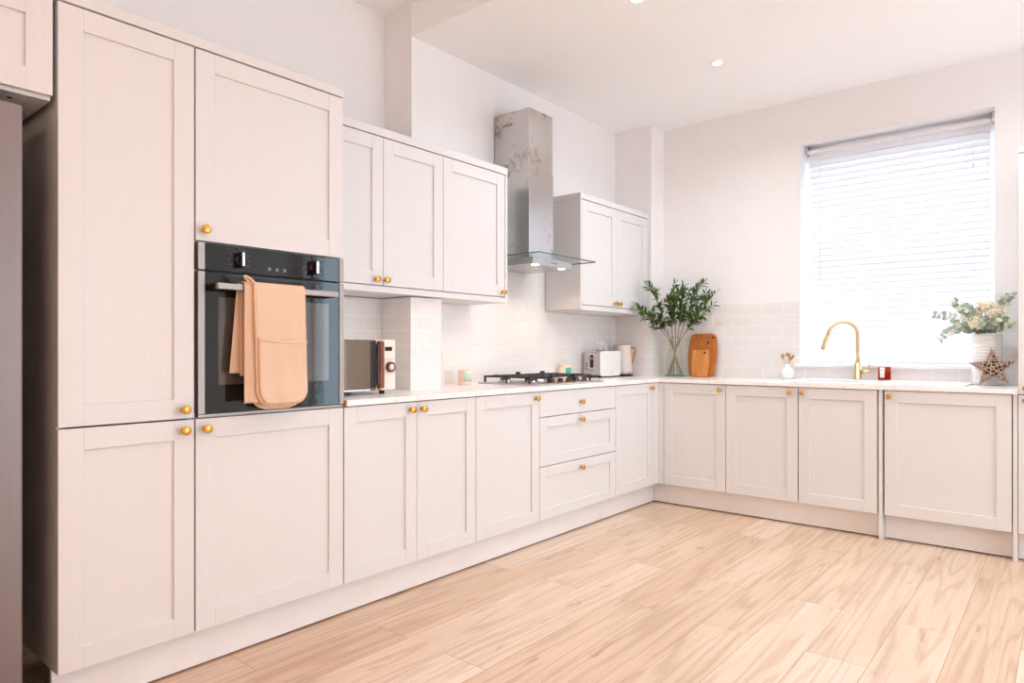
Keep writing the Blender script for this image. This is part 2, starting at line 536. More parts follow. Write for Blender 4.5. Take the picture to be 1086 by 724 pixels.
# window in the back wall: opening x -1.484..-0.350, z 1.010..2.585 ; garden door further right
WX0, WX1, WZ0, WZ1 = -1.484, -0.350, 1.010, 2.585
DX0, DX1, DZ1 = 1.90, 3.16, 2.50
wb = structure('wall_back', B().box(-3.4, WX0, WB, 5.3, 0, 3.3).box(WX0, WX1, WB, 5.3, 0, WZ0).box(WX0, WX1, WB, 5.3, WZ1, 3.3)
               .box(WX1, DX0, WB, 5.3, 0, 3.3).box(DX0, DX1, WB, 5.3, DZ1, 3.3).box(DX1, XR + 0.3, WB, 5.3, 0, 3.3), M['wall'])
mesh_obj('tiled_splashback', B().box(-2.54, WX0, WB - 0.006, WB, WT - 0.02, 1.455).box(WX0, WX1, WB - 0.006, WB, WT - 0.02, 0.995).box(WX1, -0.21, WB - 0.006, WB, WT - 0.02, 1.455), M['tile_x'], wb)
RY0, RY1, RZ1 = 2.05, 3.50, 2.45
structure('wall_right', B().box(XR, XR + 0.3, YR - 0.2, RY0, 0, 3.3).box(XR, XR + 0.3, RY0, RY1, RZ1, 3.3).box(XR, XR + 0.3, RY1, 5.3, 0, 3.3), M['wall'])
structure('wall_rear', B().box(-3.4, XR + 0.3, YR - 0.2, YR, 0, 3.3), M['wall'])
# boxed pipe beside the hob recess, and boxed corner
pier = structure('trim_1', B().box(WL, -2.616, 2.326, 2.529, WT, 1.385), M['wall'])
mesh_obj('tiled_face', B().box(-2.616, -2.610, 2.320, 2.535, WT, 1.385), M['tile_y'], pier)
mesh_obj('tiled_return', B().box(WL, -2.616, 2.320, 2.326, WT, 1.385).box(WL, -2.616, 2.529, 2.535, WT, 1.385), M['tile_x'], pier)
mesh_obj('corner_bead', B().box(-2.613, -2.608, 2.317, 2.323, WT, 1.385, 0.001).box(-2.613, -2.608, 2.532, 2.538, WT, 1.385, 0.001), M['white_trim'], pier)
alc = structure('trim_2', B().box(-3.111, -2.856, 1.664, 2.326, 0.86, 1.385), M['wall'])
mesh_obj('tiled_face', B().box(-2.856, -2.850, 1.664, 2.326, 0.88, 1.385), M['tile_y'], alc)
boxing = structure('trim_3', B().box(WL, -2.546, 4.776, WB, 0.0, ZC), M['wall'])
mesh_obj('tiled_face', B().box(WL + 0.006, -2.546, 4.770, 4.776, WT - 0.02, 1.455), M['tile_x'], boxing)
mesh_obj('tiled_return', B().box(-2.546, -2.540, 4.770, WB - 0.006, WT - 0.02, 1.455), M['tile_y'], boxing)

# window_1: frame, sashes, panes, board
w1 = bpy.data.objects.new('window_1', None); COL.objects.link(w1); w1.location = (-0.917, 5.2, WZ0); w1['kind'] = 'structure'; WORLD_LOC[w1.name] = Vector(w1.location)
fr = B()
fy0, fy1 = 5.165, 5.235
fr.box(WX0 + 0.001, WX0 + 0.06, fy0, fy1, WZ0 + 0.005, WZ1, 0.003).box(WX1 - 0.06, WX1 - 0.001, fy0, fy1, WZ0 + 0.005, WZ1, 0.003)
fr.box(WX0 + 0.06, WX1 - 0.06, fy0, fy1, WZ1 - 0.13, WZ1, 0.003).box(WX0 + 0.06, WX1 - 0.06, fy0, fy1, WZ0 + 0.005, WZ0 + 0.06, 0.003)  # head piece deepened to keep sky light off the soffit
mesh_obj('window_frame', fr, M['frame_white'], w1)
sa = B().box(WX0 + 0.06, WX1 - 0.06, 5.175, 5.225, 1.72, 1.775, 0.004).box(-0.94, -0.895, 5.178, 5.222, WZ0 + 0.06, 1.72, 0.004)
mesh_obj('glazing_bar', sa, M['frame_white'], w1)
mesh_obj('pane', B().box(WX0 + 0.06, WX1 - 0.06, 5.198, 5.203, WZ0 + 0.06, WZ1 - 0.13), M['pane'], w1)
mesh_obj('reveal_lining', B().box(WX0, WX0 + 0.004, WB + 0.002, fy0, WZ0, WZ1).box(WX1 - 0.004, WX1, WB + 0.002, fy0, WZ0, WZ1), M['white_trim'], w1)
mesh_obj('window_sill', B().box(WX0 - 0.03, WX1 + 0.03, WB - 0.028, WB, WZ0 - 0.019, WZ0 + 0.004, 0.004).box(WX0, WX1, WB, fy0, WZ0 - 0.001, WZ0 + 0.004), M['white_trim'], w1)

def glazed(name, x0, x1, y0, y1, z1, along, n):
    """glazed garden doors: a frame, leaves and panes inside a wall opening"""
    w = bpy.data.objects.new(name, None); COL.objects.link(w); w.location = ((x0 + x1) / 2, (y0 + y1) / 2, 0); w['kind'] = 'structure'; WORLD_LOC[w.name] = Vector(w.location)
    f = B(); g = B()
    a0, a1 = (x0, x1) if along == 'x' else (y0, y1)
    c = (y0 + y1) / 2 if along == 'x' else (x0 + x1) / 2
    def bx(b, s0, s1, zz0, zz1, d):
        if along == 'x':
            b.box(s0, s1, c - d, c + d, zz0, zz1, 0.003 if d > 0.01 else 0)
        else:
            b.box(c - d, c + d, s0, s1, zz0, zz1, 0.003 if d > 0.01 else 0)
    bx(f, a0, a1, z1 - 0.07, z1, 0.035); bx(f, a0, a1, 0, 0.09, 0.035)
    step = (a1 - a0) / n
    for i in range(n + 1):
        s = a0 + i * step
        bx(f, max(a0, s - 0.05), min(a1, s + 0.05), 0.0, z1, 0.033)
    bx(g, a0 + 0.03, a1 - 0.03, 0.05, z1 - 0.04, 0.003)
    mesh_obj('door_frame', f, M['frame_white'], w)
    mesh_obj('pane', g, M['pane'], w)
    return w
glazed('door_1', DX0, DX1, 5.12, 5.20, DZ1, 'x', 2)
glazed('door_2', XR + 0.10, XR + 0.18, RY0, RY1, RZ1, 'y', 3)

# ------------------------------------------------------------------ cabinet parts
UL = (Vector((0, 1, 0)), Vector((1, 0, 0)))     # left run : along +Y, facing +X
UB = (Vector((1, 0, 0)), Vector((0, -1, 0)))    # back run : along +X, facing -Y

def run_box(b, run, front, u0, u1, z0, z1, n0, n1, bev=0.0):
    """box given along the run (u), height (z) and depth behind the front plane (n, positive = out into the room)"""
    if run is UL:
        b.box(front + n0, front + n1, u0, u1, z0, z1, bev)
    else:
        b.box(u0, u1, front - n1, front - n0, z0, z1, bev)
    return b

KNOBS = {}
def knob(parent, run, front, u, z):
    p = Vector((front, u, z)) if run is UL else Vector((u, front, z))
    key = 'L' if run is UL else 'B'
    if key not in KNOBS:
        b = B().lathe((0, 0, 0), run[1], [(0, 0.0085), (0.003, 0.0085), (0.004, 0.0062), (0.010, 0.0068), (0.022, 0.0145), (0.0245, 0.0155), (0.0275, 0.0155), (0.029, 0.0142), (0.029, 0.0)], 20)
        # a fine slot across the face
        bmesh.ops.recalc_face_normals(b.bm, faces=b.bm.faces)
        me = bpy.data.meshes.new('knob'); b.bm.to_mesh(me); b.bm.free(); me.materials.append(M['brass'])
        KNOBS[key] = me
    o = bpy.data.objects.new('knob', KNOBS[key]); COL.objects.link(o)
    o.parent = parent; o.location = p - WORLD_LOC[parent.name]
    o['label'] = 'brass knob'
    return o

def shaker(parent, run, front, u0, u1, z0, z1, name='door', st=0.066, rail=0.066, knobs=(), gap=0.0012, flat=False):
    b = B()
    u0 += gap; u1 -= gap; z0 += gap; z1 -= gap
    t = 0.019
    if flat:
        run_box(b, run, front, u0, u1, z0, z1, -t, 0, 0.0012)
    else:
        run_box(b, run, front, u0, u0 + st, z0, z1, -t, 0, 0.0009)
        run_box(b, run, front, u1 - st, u1, z0, z1, -t, 0, 0.0009)
        run_box(b, run, front, u0 + st, u1 - st, z0, z0 + rail, -t, 0, 0.0009)
        run_box(b, run, front, u0 + st, u1 - st, z1 - rail, z1, -t, 0, 0.0009)
        run_box(b, run, front, u0 + st - 0.002, u1 - st + 0.002, z0 + rail - 0.002, z1 - rail + 0.002, -t + 0.001, -0.0085)
    d = mesh_obj(name, b, M['cab'], parent)
    for ku, kz in knobs:
        knob(d, run, front, ku, kz)
    return d

def carcass(parent, run, front, u0, u1, z0, z1, depth, mat='carcass', name='carcass', top=True):
    """hollow box of boards behind the doors"""
    b = B(); n1 = -0.020; n0 = -depth; t = 0.018
    run_box(b, run, front, u0, u0 + t, z0, z1, n0, n1)
    run_box(b, run, front, u1 - t, u1, z0, z1, n0, n1)
    run_box(b, run, front, u0 + t, u1 - t, z0, z0 + t, n0, n1)
    if top:
        run_box(b, run, front, u0 + t, u1 - t, z1 - t, z1, n0, n1)
    run_box(b, run, front, u0 + t, u1 - t, z0 + t, z1 - (t if top else 0), n0, n0 + 0.008)
    return mesh_obj(name, b, M[mat], parent)

DB, DT = 0.152, 0.877    # base door bottom / top

# --- tall units on the left
t = thing('larder_cabinet', 'tall narrow larder cabinet between the fridge gap and the oven', 'cabinet', (XL, 0.855, 0.15))
carcass(t, UL, XL, 0.660, 1.058, 0.152, 2.140, 0.56, 'cab')
shaker(t, UL, XL, 0.658, 1.058, 0.880, 2.138, knobs=[(1.020, 0.912)])
shaker(t, UL, XL, 0.658, 1.058, DB, DT, knobs=[(1.020, 0.842)])
t = thing('oven_housing_cabinet', 'tall cabinet holding the black oven, doors above and below', 'cabinet', (XL, 1.36, 0.15))
b = B()
for y in (1.062, 1.646):
    run_box(b, UL, XL, y, y + 0.018, 0.152, 2.140, -0.56, -0.02)
for z in (0.152, 0.862, 1.482, 2.122):
    run_box(b, UL, XL, 1.080, 1.646, z, z + (0.018 if z != 0.862 else 0.016), -0.56, -0.02)
run_box(b, UL, XL, 1.080, 1.646, 0.17, 2.122, -0.56, -0.552)
mesh_obj('carcass', b, M['cab'], t)
shaker(t, UL, XL, 1.062, 1.664, 1.484, 2.138, knobs=[(1.089, 1.522)])
shaker(t, UL, XL, 1.062, 1.664, DB, DT, knobs=[(1.093, 0.842)])
t = thing('bridging_cabinet', 'high cabinet over the fridge in the top left corner', 'cabinet', (XL, 0.35, 1.85))
carcass(t, UL, XL, 0.040, 0.645, 1.842, 2.140, 0.56, 'cab')
shaker(t, UL, XL, 0.040, 0.647, 1.852, 2.138)
mesh_obj('cable_hole_cap', B().cyl((XL - 0.075, 0.56, 1.8415), (0, 0, -1), 0.0015, 0.007, seg=14), M['black_plastic'], t)
single('cornice', B().box(XL - 0.565, XL + 0.001, 0.03, 1.668, 2.143, 2.177, 0.001), M['cab'], 'long flat top rail along the three tall cabinets', 'moulding', (XL, 0.85, 2.143))

# --- base units on the left run
t = thing('base_cabinet', 'double door base cabinet under the microwave', 'cabinet', (XL, 2.06, 0.15))
carcass(t, UL, XL, 1.668, 2.458, DB, 0.88, 0.57, top=False)
shaker(t, UL, XL, 1.668, 2.066, DB, DT, knobs=[(2.025, 0.843)])
shaker(t, UL, XL, 2.066, 2.459, DB, DT, knobs=[(2.094, 0.843)])
t = thing('base_cabinet', 'single door base cabinet beside the drawer unit, under the lit candle', 'cabinet', (XL, 2.72, 0.15))
carcass(t, UL, XL, 2.460, 2.980, DB, 0.88, 0.57, top=False)
shaker(t, UL, XL, 2.460, 2.981, DB, DT, knobs=[(2.944, 0.843)])
t = thing('drawer_unit', 'base unit of three drawers under the gas hob', 'drawer unit', (XL, 3.39, 0.15))
carcass(t, UL, XL, 2.983, 3.798, DB, 0.88, 0.57, top=False)
shaker(t, UL, XL, 2.983, 3.799, 0.733, DT, name='drawer', flat=True, knobs=[(3.389, 0.800)])
shaker(t, UL, XL, 2.983, 3.799, 0.453, 0.731, name='drawer', rail=0.058, knobs=[(3.389, 0.695)])
shaker(t, UL, XL, 2.983, 3.799, DB, 0.451, name='drawer', rail=0.058, knobs=[(3.389, 0.404)])
t = thing('base_cabinet', 'single door base cabinet between drawers and corner, under the toaster', 'cabinet', (XL, 4.05, 0.15))
carcass(t, UL, XL, 3.801, 4.302, DB, 0.88, 0.57, top=False)
shaker(t, UL, XL, 3.801, 4.303, DB, DT, knobs=[(4.272, 0.843)])
mesh_obj('corner_post', B().box(XL - 0.02, XL, 4.306, YB + 0.02, DB, DT, 0.001).box(XL, -2.241, YB, YB + 0.02, DB, DT, 0.001), M['cab'], t)

# --- base units on the back run
t = thing('base_cabinet', 'single door base cabinet in the corner, under the chopping boards', 'cabinet', (-2.01, YB, 0.15))
carcass(t, UB, YB, -2.237, -1.784, DB, 0.88, 0.57, top=False)
shaker(t, UB, YB, -2.238, -1.783, DB, DT, knobs=[(-1.820, 0.843)])
t = thing('sink_cabinet', 'double door base cabinet under the sink and brass tap', 'cabinet', (-1.32, YB, 0.15))
carcass(t, UB, YB, -1.781, -0.868, DB, 0.88, 0.57, top=False)
shaker(t, UB, YB, -1.781, -1.317, DB, DT, knobs=[(-1.362, 0.843)])
shaker(t, UB, YB, -1.313, -0.872, DB, DT, knobs=[(-1.287, 0.843)])
single('end_panel', B().box(-0.862, -0.842, YB, 4.95, 0.0, WU - 0.001, 0.0008), M['cab'], 'thin upright panel reaching the floor left of the wide dishwasher door', 'panel', (-0.852, YB, 0))
t = thing('dishwasher', 'built-in dishwasher behind the wide shaker door, right of the sink', 'dishwasher', (-0.535, YB, 0.14))
b = B().box(-0.826, -0.242, YB + 0.022, 4.93, 0.154, 0.865, 0.004)
for fx in (-0.79, -0.28):
    for fy in (YB + 0.12, 4.88):
        b.cyl((fx, fy, 0.0), (0, 0, 1), 0.154, 0.018, seg=12)
mesh_obj('body', b, M['steel'], t)
shaker(t, UB, YB, -0.834, -0.236, DB, DT, knobs=[(-0.806, 0.843)])
single('end_panel', B().box(-0.232, -0.213, YB, 4.95, 0.0, WU - 0.001, 0.0008), M['cab'], 'thin upright panel reaching the floor between dishwasher and right tall cabinet', 'panel', (-0.222, YB, 0))
t = thing('tall_cabinet', 'tall cabinet cut by the right edge, beside the white vase', 'cabinet', (0.09, YB, 0.15))
carcass(t, UB, YB, -0.209, 0.39, DB, 2.140, 0.57, 'cab')
shaker(t, UB, YB, -0.211, 0.39, 0.880, 2.138, knobs=[(-0.178, 0.912)])
shaker(t, UB, YB, -0.211, 0.39, DB, DT, knobs=[(-0.178, 0.848)])
mesh_obj('top_rail', B().box(-0.211, 0.39, YB - 0.001, 4.95, 2.141, 2.172, 0.001), M['cab'], t)

# --- plinths
PX = -2.354; PY = 4.455
single('plinth', B().box(PX - 0.016, PX, 0.662, 3.726, 0.007, 0.150, 0.0008), M['plinth'], 'long white kickboard under the tall cabinets and left base cabinets', 'plinth', (PX, 2.2, 0))
single('plinth', B().box(PX - 0.016, PX, 3.728, PY, 0.007, 0.150, 0.0008), M['plinth'], 'short kickboard under the left corner base cabinet', 'plinth', (PX, 4.1, 0))
single('plinth', B().box(PX, -0.864, PY, PY + 0.016, 0.007, 0.150, 0.0008), M['plinth'], 'kickboard under the corner and sink cabinets of the back run', 'plinth', (-1.6, PY, 0))
single('plinth', B().box(-0.840, -0.234, PY, PY + 0.016, 0.007, 0.140, 0.0008), M['plinth'], 'kickboard under the wide dishwasher door', 'plinth', (-0.54, PY, 0))
single('plinth', B().box(-0.211, 0.39, PY, PY + 0.016, 0.007, 0.150, 0.0008), M['plinth'], 'kickboard under the right tall cabinet', 'plinth', (0.09, PY, 0))

# --- wall units
XW = -2.565; WD0, WD1 = 1.424, 2.143
t = thing('wall_cabinet', 'double door wall cabinet above the microwave', 'cabinet', (XW, 2.08, WD0))
carcass(t, UL, XW, 1.668, 2.506, 1.420, 2.143, 0.295, 'cab')
shaker(t, UL, XW, 1.698, 2.102, WD0, WD1, knobs=[(2.052, 1.451)])
shaker(t, UL, XW, 2.102, 2.507, WD0, WD1, knobs=[(2.112, 1.451)])
mesh_obj('filler_strip', run_box(B(), UL, XW, 1.666, 1.696, WD0, WD1, -0.019, 0), M['cab'], t)
t = thing('wall_cabinet', 'single door wall cabinet left of the steel hood', 'cabinet', (XW, 2.76, WD0))
carcass(t, UL, XW, 2.509, 3.012, 1.420, 2.143, 0.295, 'cab')
shaker(t, UL, XW, 2.508, 3.013, WD0, WD1, knobs=[(2.985, 1.451)])
mesh_obj('side_panel', run_box(B(), UL, XW, 3.016, 3.036, 1.391, 2.146, -0.298, 0.001, 0.0008), M['cab'], t)
single('cornice', run_box(B(), UL, XW, 1.668, 3.037, 2.147, 2.187, -0.298, 0.002, 0.001), M['cab'], 'flat top rail on the wall cabinets left of the hood', 'moulding', (XW, 2.3, 2.147))
single('pelmet', run_box(B(), UL, XW, 1.668, 3.015, 1.390, 1.4195, -0.298, 0.001, 0.001), M['cab'], 'flat rail under the wall cabinets left of the hood', 'moulding', (XW, 2.3, 1.39))
t = thing('wall_cabinet', 'double door wall cabinet in the corner right of the hood', 'cabinet', (XW, 4.28, WD0))
carcass(t, UL, XW, 3.828, 4.739, 1.420, 2.143, 0.295, 'cab')
shaker(t, UL, XW, 3.829, 4.285, WD0, WD1, knobs=[(4.243, 1.451)])
shaker(t, UL, XW, 4.285, 4.740, WD0, WD1, knobs=[(4.306, 1.451)])
mesh_obj('side_panel', run_box(B(), UL, XW, 3.807, 3.826, 1.391, 2.146, -0.298, 0.001, 0.0008), M['cab'], t)
mesh_obj('side_panel', run_box(B(), UL, XW, 4.742, 4.760, 1.391, 2.146, -0.298, 0.001, 0.0008), M['cab'], t)
mesh_obj('cornice', run_box(B(), UL, XW, 3.806, 4.761, 2.147, 2.187, -0.298, 0.002, 0.001), M['cab'], t)
mesh_obj('pelmet', run_box(B(), UL, XW, 3.828, 4.740, 1.387, 1.4195, -0.298, 0.001, 0.001), M['cab'], t)

# --- worktop (L-shaped, with the sink cut-out)
SX0, SX1, SY0, SY1 = -1.365, -0.955, 4.500, 4.800       # bowl opening
wk = B()
xw0 = WL + 0.007; xf = XL + 0.010; yf = YB - 0.011; yb = WB - 0.007
wk.prism([(xw0, 1.676), (xf, 1.676), (xf, yf), (SX0, yf), (SX0, yb), (-2.539, yb), (-2.539, 4.769), (xw0, 4.769)], ((0, 0, WU), (1, 0, 0), (0, 1, 0), (0, 0, 1)), WT - WU, 0.003, 2)
wk.box(SX0, SX1, yf, SY0, WU, WT).box(SX0, SX1, SY1, yb, WU, WT).box(SX1, -0.2115, yf, yb, WU, WT)
w = thing('worktop', 'pale marble effect worktop running round the corner', 'worktop', (XL, YB, WU))
mesh_obj('slab', wk, M['marble'], w)
mesh_obj('end_strip', B().box(xf - 0.07, xf, 1.6665, 1.6755, WU, WT, 0.001), M['chipboard'], w)['label'] = 'raw tan end of the worktop'

# ------------------------------------------------------------------ fridge
t = thing('fridge', 'tall grey metal fridge at the left edge', 'fridge', (-2.55, 0.26, 0))
mesh_obj('body', B().box(-2.86, -2.315, -0.04, 0.560, 0.01, 1.795, 0.004), M['fridge'], t)
mesh_obj('door', B().box(-2.310, -2.250, -0.045, 0.565, 0.05, 1.798, 0.006, 2), M['fridge'], t)
mesh_obj('door_seal', B().box(-2.316, -2.309, -0.035, 0.553, 0.06, 1.79), M['black_plastic'], t)

# ------------------------------------------------------------------ oven
OZ0, OZ1, OY0, OY1 = 0.884, 1.479, 1.066, 1.660
OX = -2.276
t = thing('built_in_oven', 'black glass oven with steel edges built into the tall cabinet', 'oven', (OX, 1.36, OZ0))
mesh_obj('body', B().box(-2.80, -2.306, 1.084, 1.642, OZ0 + 0.006, 1.470), M['black_plastic'], t)
panel = mesh_obj('control_panel', B().box(-2.303, OX, OY0 + 0.024, OY1 - 0.022, 1.386, OZ1, 0.001), M['black_glass'], t)
door = mesh_obj('door', B().box(-2.303, OX, OY0 + 0.024, OY1 - 0.022, 0.892, 1.381, 0.001), M['black_glass'], t)
mesh_obj('side_trim', B().box(-2.303, OX + 0.002, OY0, OY0 + 0.0235, 1.386, OZ1, 0.001), M['steel_trim'], panel)['label'] = 'steel edge strip'
mesh_obj('side_trim', B().box(-2.303, OX + 0.002, OY1 - 0.0215, OY1, 1.386, OZ1, 0.001), M['steel_trim'], panel)['label'] = 'steel edge strip'
mesh_obj('side_trim', B().box(-2.303, OX + 0.002, OY0, OY0 + 0.0235, 0.892, 1.381, 0.001), M['steel_trim'], door)['label'] = 'steel edge strip'
mesh_obj('side_trim', B().box(-2.303, OX + 0.002, OY1 - 0.0215, OY1, 0.892, 1.381, 0.001), M['steel_trim'], door)['label'] = 'steel edge strip'
mesh_obj('bottom_trim', B().box(-2.303, OX - 0.004, OY0 + 0.002, OY1, 0.8795, 0.8905, 0.001), M['steel_trim'], t)
mesh_obj('window_pane', B().box(OX, OX + 0.0006, 1.137, 1.588, 0.990, 1.295), M['window_glass_dark'], door)
mesh_obj('handle_recess', B().box(OX - 0.003, OX + 0.0008, 1.17, 1.55, 1.370, 1.378, 0.0005), M['black_plastic'], door)
for cy in (1.213, 1.516):
    kb = B().lathe((OX, cy, 1.431), (1, 0, 0), [(0, 0.016), (0.006, 0.016), (0.007, 0.0)], 20)
    kb.box(OX + 0.006, OX + 0.032, cy - 0.0075, cy + 0.0075, 1.404, 1.458, 0.004, 2)
    kn = mesh_obj('control_knob', kb, M['black_plastic'], panel)
    mesh_obj('knob_cap', B().box(OX + 0.031, OX + 0.0335, cy - 0.005, cy + 0.005, 1.407, 1.455, 0.001), M['chrome'], kn)
    tk = B()
    for q in range(9):
        a = math.radians(-120 + q * 30)
        y0, z0 = cy + math.sin(a) * 0.036, 1.431 + math.cos(a) * 0.036
        y1, z1 = cy + math.sin(a) * 0.041, 1.431 + math.cos(a) * 0.041
        tk.tube([(OX + 0.0002, y0, z0), (OX + 0.0002, y1, z1)], 0.0006, 4)
    mesh_obj('dial_marks', tk, M['print_light'], panel)
bt = B()
for q in range(3):
    bt.box(OX, OX + 0.0004, 1.325 + q * 0.031, 1.337 + q * 0.031, 1.404, 1.416)
mesh_obj('touch_buttons', bt, M['print_grey'], panel)
hb = mesh_obj('handle', B().box(-2.232, -2.214, 1.105, 1.592, 1.318, 1.340, 0.002), M['steel_trim'], door)
for y in (1.112, 1.572):
    mesh_obj('handle_bracket', B().box(OX + 0.0007, -2.2325, y, y + 0.016, 1.317, 1.341, 0.002), M['black_plastic'], hb)

# oven glove and towel over the handle
def cloth(yl0, yr0, path, skew=0.0, nu=18, wob=0.004, seed=1, round_end=0.0, flare=0.0):
    """cloth strip: path is a list of (x, z) from front hem over the bar to back hem; yl0..yr0 its width"""
    rnd = random.Random(seed)
    # resample the path
    P = [Vector((x, 0, z)) for x, z in path]
    L = [0]
    for a, c in zip(P, P[1:]):
        L.append(L[-1] + (c - a).length)
    n = max(20, int(L[-1] / 0.008)); rows = []
    ph = [rnd.uniform(0, 6.28) for _ in range(4)]
    for i in range(n + 1):
        d = L[-1] * i / n
        k = max(j for j in range(len(L)) if L[j] <= d + 1e-9); k = min(k, len(P) - 2)
        p = P[k].lerp(P[k + 1], (d - L[k]) / max(1e-9, L[k + 1] - L[k]))
        rows.append((p, d))
    b = B(); grid = []
    for p, d in rows:
        row = []
        lo, hi = yl0, yr0
        drop = max(0.0, 1.335 - p.z)
        lo -= flare * drop; hi += flare * drop * 0.5
        if round_end:
            e = min(d, L[-1] - d)
            if e < round_end:
                w = math.sqrt(max(0.0, 1 - ((round_end - e) / round_end) ** 2))
                ins = (1 - w) * round_end
                lo += ins; hi -= ins
        for j in range(nu + 1):
            s = j / nu
            y = lo + (hi - lo) * s + skew * drop
            off = wob * min(1, drop * 6) * (math.sin(s * 9 + ph[0] + drop * 5) * 0.6 + math.sin(s * 17 + ph[1] - drop * 11) * 0.3 + math.sin(drop * 30 + ph[2]) * 0.25)
            sgn = 1 if p.x > -2.223 else -0.15
            row.append(b.bm.verts.new((p.x + off * sgn, y, p.z)))
        grid.append(row)
    for A, C in zip(grid, grid[1:]):
        for j in range(nu):
            f = b.bm.faces.new((A[j], A[j + 1], C[j + 1], C[j])); f.smooth = True
    edge = [r[0].co.copy() for r in grid] + [v.co.copy() for v in grid[-1][1:]] + [r[-1].co.copy() for r in reversed(grid[:-1])] + [v.co.copy() for v in reversed(grid[0][1:-1])]
    return b, edge

def thick(o, th):
    m = o.modifiers.new('thickness', 'SOLIDIFY'); m.thickness = th; m.offset = 0
    return o

def over(xf, xb, zf, zb, top=1.345):
    """front hem at (xf, zf) over the bar to the back hem (xb, zb)"""
    pts = [(xf, zf), (xf, 1.335)]
    c = (xf + xb) / 2; r = (xf - xb) / 2
    for q in range(1, 8):
        a = math.pi * q / 8
        pts.append((c + r * math.cos(a), 1.335 + (top - 1.335 + 0.004) * math.sin(a)))
    pts += [(xb, 1.335), (xb, zb)]
    return pts

g = thing('oven_glove', 'peach double oven glove folded over the oven handle', 'oven glove', (-2.205, 1.33, 0.90))
b, e = cloth(1.228, 1.428, over(-2.200, -2.240, 0.913, 0.899), 0.03, seed=3, wob=0.003, round_end=0.055)
strip = thick(mesh_obj('glove_strip', b, M['glove'], g), 0.006)
bp = B(); bp.tube(e + e[:2], 0.0035, 6); mesh_obj('binding', bp, M['glove_edge'], strip)
b, e = cloth(1.233, 1.425, [(-2.1915, 0.917), (-2.1915, 1.150)], 0.03, seed=3, wob=0.003, round_end=0.0)
def round_bottom(bld, r, lo, hi, zb):
    for v in bld.bm.verts:
        d = zb + r - v.co.z
        if d > 0:
            ins = (1 - math.sqrt(max(0, 1 - (d / r) ** 2))) * r
            c = (lo + hi) / 2
            v.co.y = c + (v.co.y - c) * (1 - ins / ((hi - lo) / 2))
round_bottom(b, 0.055, 1.233, 1.437, 0.917)
pk = thick(mesh_obj('pocket', b, M['glove'], g), 0.006)
hem = B(); hem.tube([(-2.187, 1.236 + 0.1955 * s / 12, 1.150 - 0.010 * math.sin(s / 12 * 2.6) - 0.005 * s / 12) for s in range(13)], 0.003, 6)
mesh_obj('pocket_hem', hem, M['glove_edge'], pk)
lp = B(); lp.tube(bez((-2.205, 1.236, 1.342), (-2.195, 1.222, 1.352), (-2.198, 1.205, 1.366), (-2.204, 1.196, 1.368)) + bez((-2.204, 1.196, 1.368), (-2.209, 1.192, 1.366), (-2.206, 1.205, 1.352), (-2.212, 1.232, 1.340)), 0.0045, 6)
mesh_obj('hanging_loop', lp, M['glove_edge'], g)
g2 = thing('tea_towel', 'peach tea towel on the oven handle behind the double glove', 'towel', (-2.21, 1.22, 0.92))
b, e = cloth(1.196, 1.262, over(-2.2085, -2.2365, 0.925, 1.02), 0.02, seed=8, wob=0.002, flare=0.02)
thick(mesh_obj('front_fold', b, M['towel'], g2), 0.003)
b, e = cloth(1.188, 1.215, [(-2.2445, 1.030), (-2.2445, 1.325), (-2.2395, 1.345)], -0.02, seed=12, wob=0.003, flare=0.07)
thick(mesh_obj('back_fold', b, M['towel'], g2), 0.003)

# ------------------------------------------------------------------ microwave
t = thing('microwave', 'microwave with mirrored door and walnut handle in the tiled alcove', 'microwave', (-2.65, 1.89, WT))
MX = -2.480
b = B().box(-2.820, MX - 0.022, 1.682, 2.100, 0.922, 1.160, 0.012, 3)
mesh_obj('body', b, M['cream'], t)
for y in (1.72, 2.055):
    for x in (-2.52, -2.78):
        mesh_obj('foot', B().cyl((x, y, WT), (0, 0, 1), 0.019, 0.013, seg=12), M['black_plastic'], t)
d = mesh_obj('door', B().box(MX - 0.0215, MX, 1.682, 1.990, 0.924, 1.158, 0.003), M['mw_glass'], t)
mesh_obj('door_edge', B().box(MX, MX + 0.0015, 1.682, 1.955, 0.924, 0.931), M['steel'], d)
mesh_obj('grip_recess', B().box(MX, MX + 0.002, 1.957, 1.9885, 0.935, 1.152, 0.0008), M['black_plastic'], d)
hd = mesh_obj('handle', B().box(MX + 0.0005, MX + 0.030, 1.992, 2.016, 0.934, 1.153, 0.004, 2), M['walnut'], d)
mesh_obj('handle_inlay', B().box(MX + 0.002, MX + 0.022, 1.9885, 1.9915, 0.95, 1.138, 0.0006), M['chrome'], hd)
cp = mesh_obj('control_panel', B().box(MX - 0.0215, MX + 0.003, 2.018, 2.106, 0.922, 1.160, 0.008, 3), M['cream'], t)
mesh_obj('display', B().box(MX + 0.003, MX + 0.0042, 2.040, 2.082, 1.107, 1.126), M['black_glass'], cp)
dial = mesh_obj('dial', B().lathe((MX + 0.003, 2.068, 1.031), (1, 0, 0), [(0, 0.025), (0.016, 0.024), (0.018, 0.022), (0.018, 0.016)], 24, caps=False), M['walnut'], cp)
mesh_obj('dial_face', B().lathe((MX + 0.003, 2.068, 1.031), (1, 0, 0), [(0.0, 0.0165), (0.0165, 0.0165), (0.0175, 0.0)], 20), M['cream'], dial)
mesh_obj('badge', B().lathe((MX + 0.003, 2.062, 1.145), (1, 0, 0), [(0, 0.006), (0.001, 0.006), (0.001, 0)], 12), M['white_plastic'], cp)
mesh_obj('panel_seam', B().box(MX + 0.003, MX + 0.0034, 2.026, 2.098, 1.0665, 1.0675), M['print_grey'], cp)

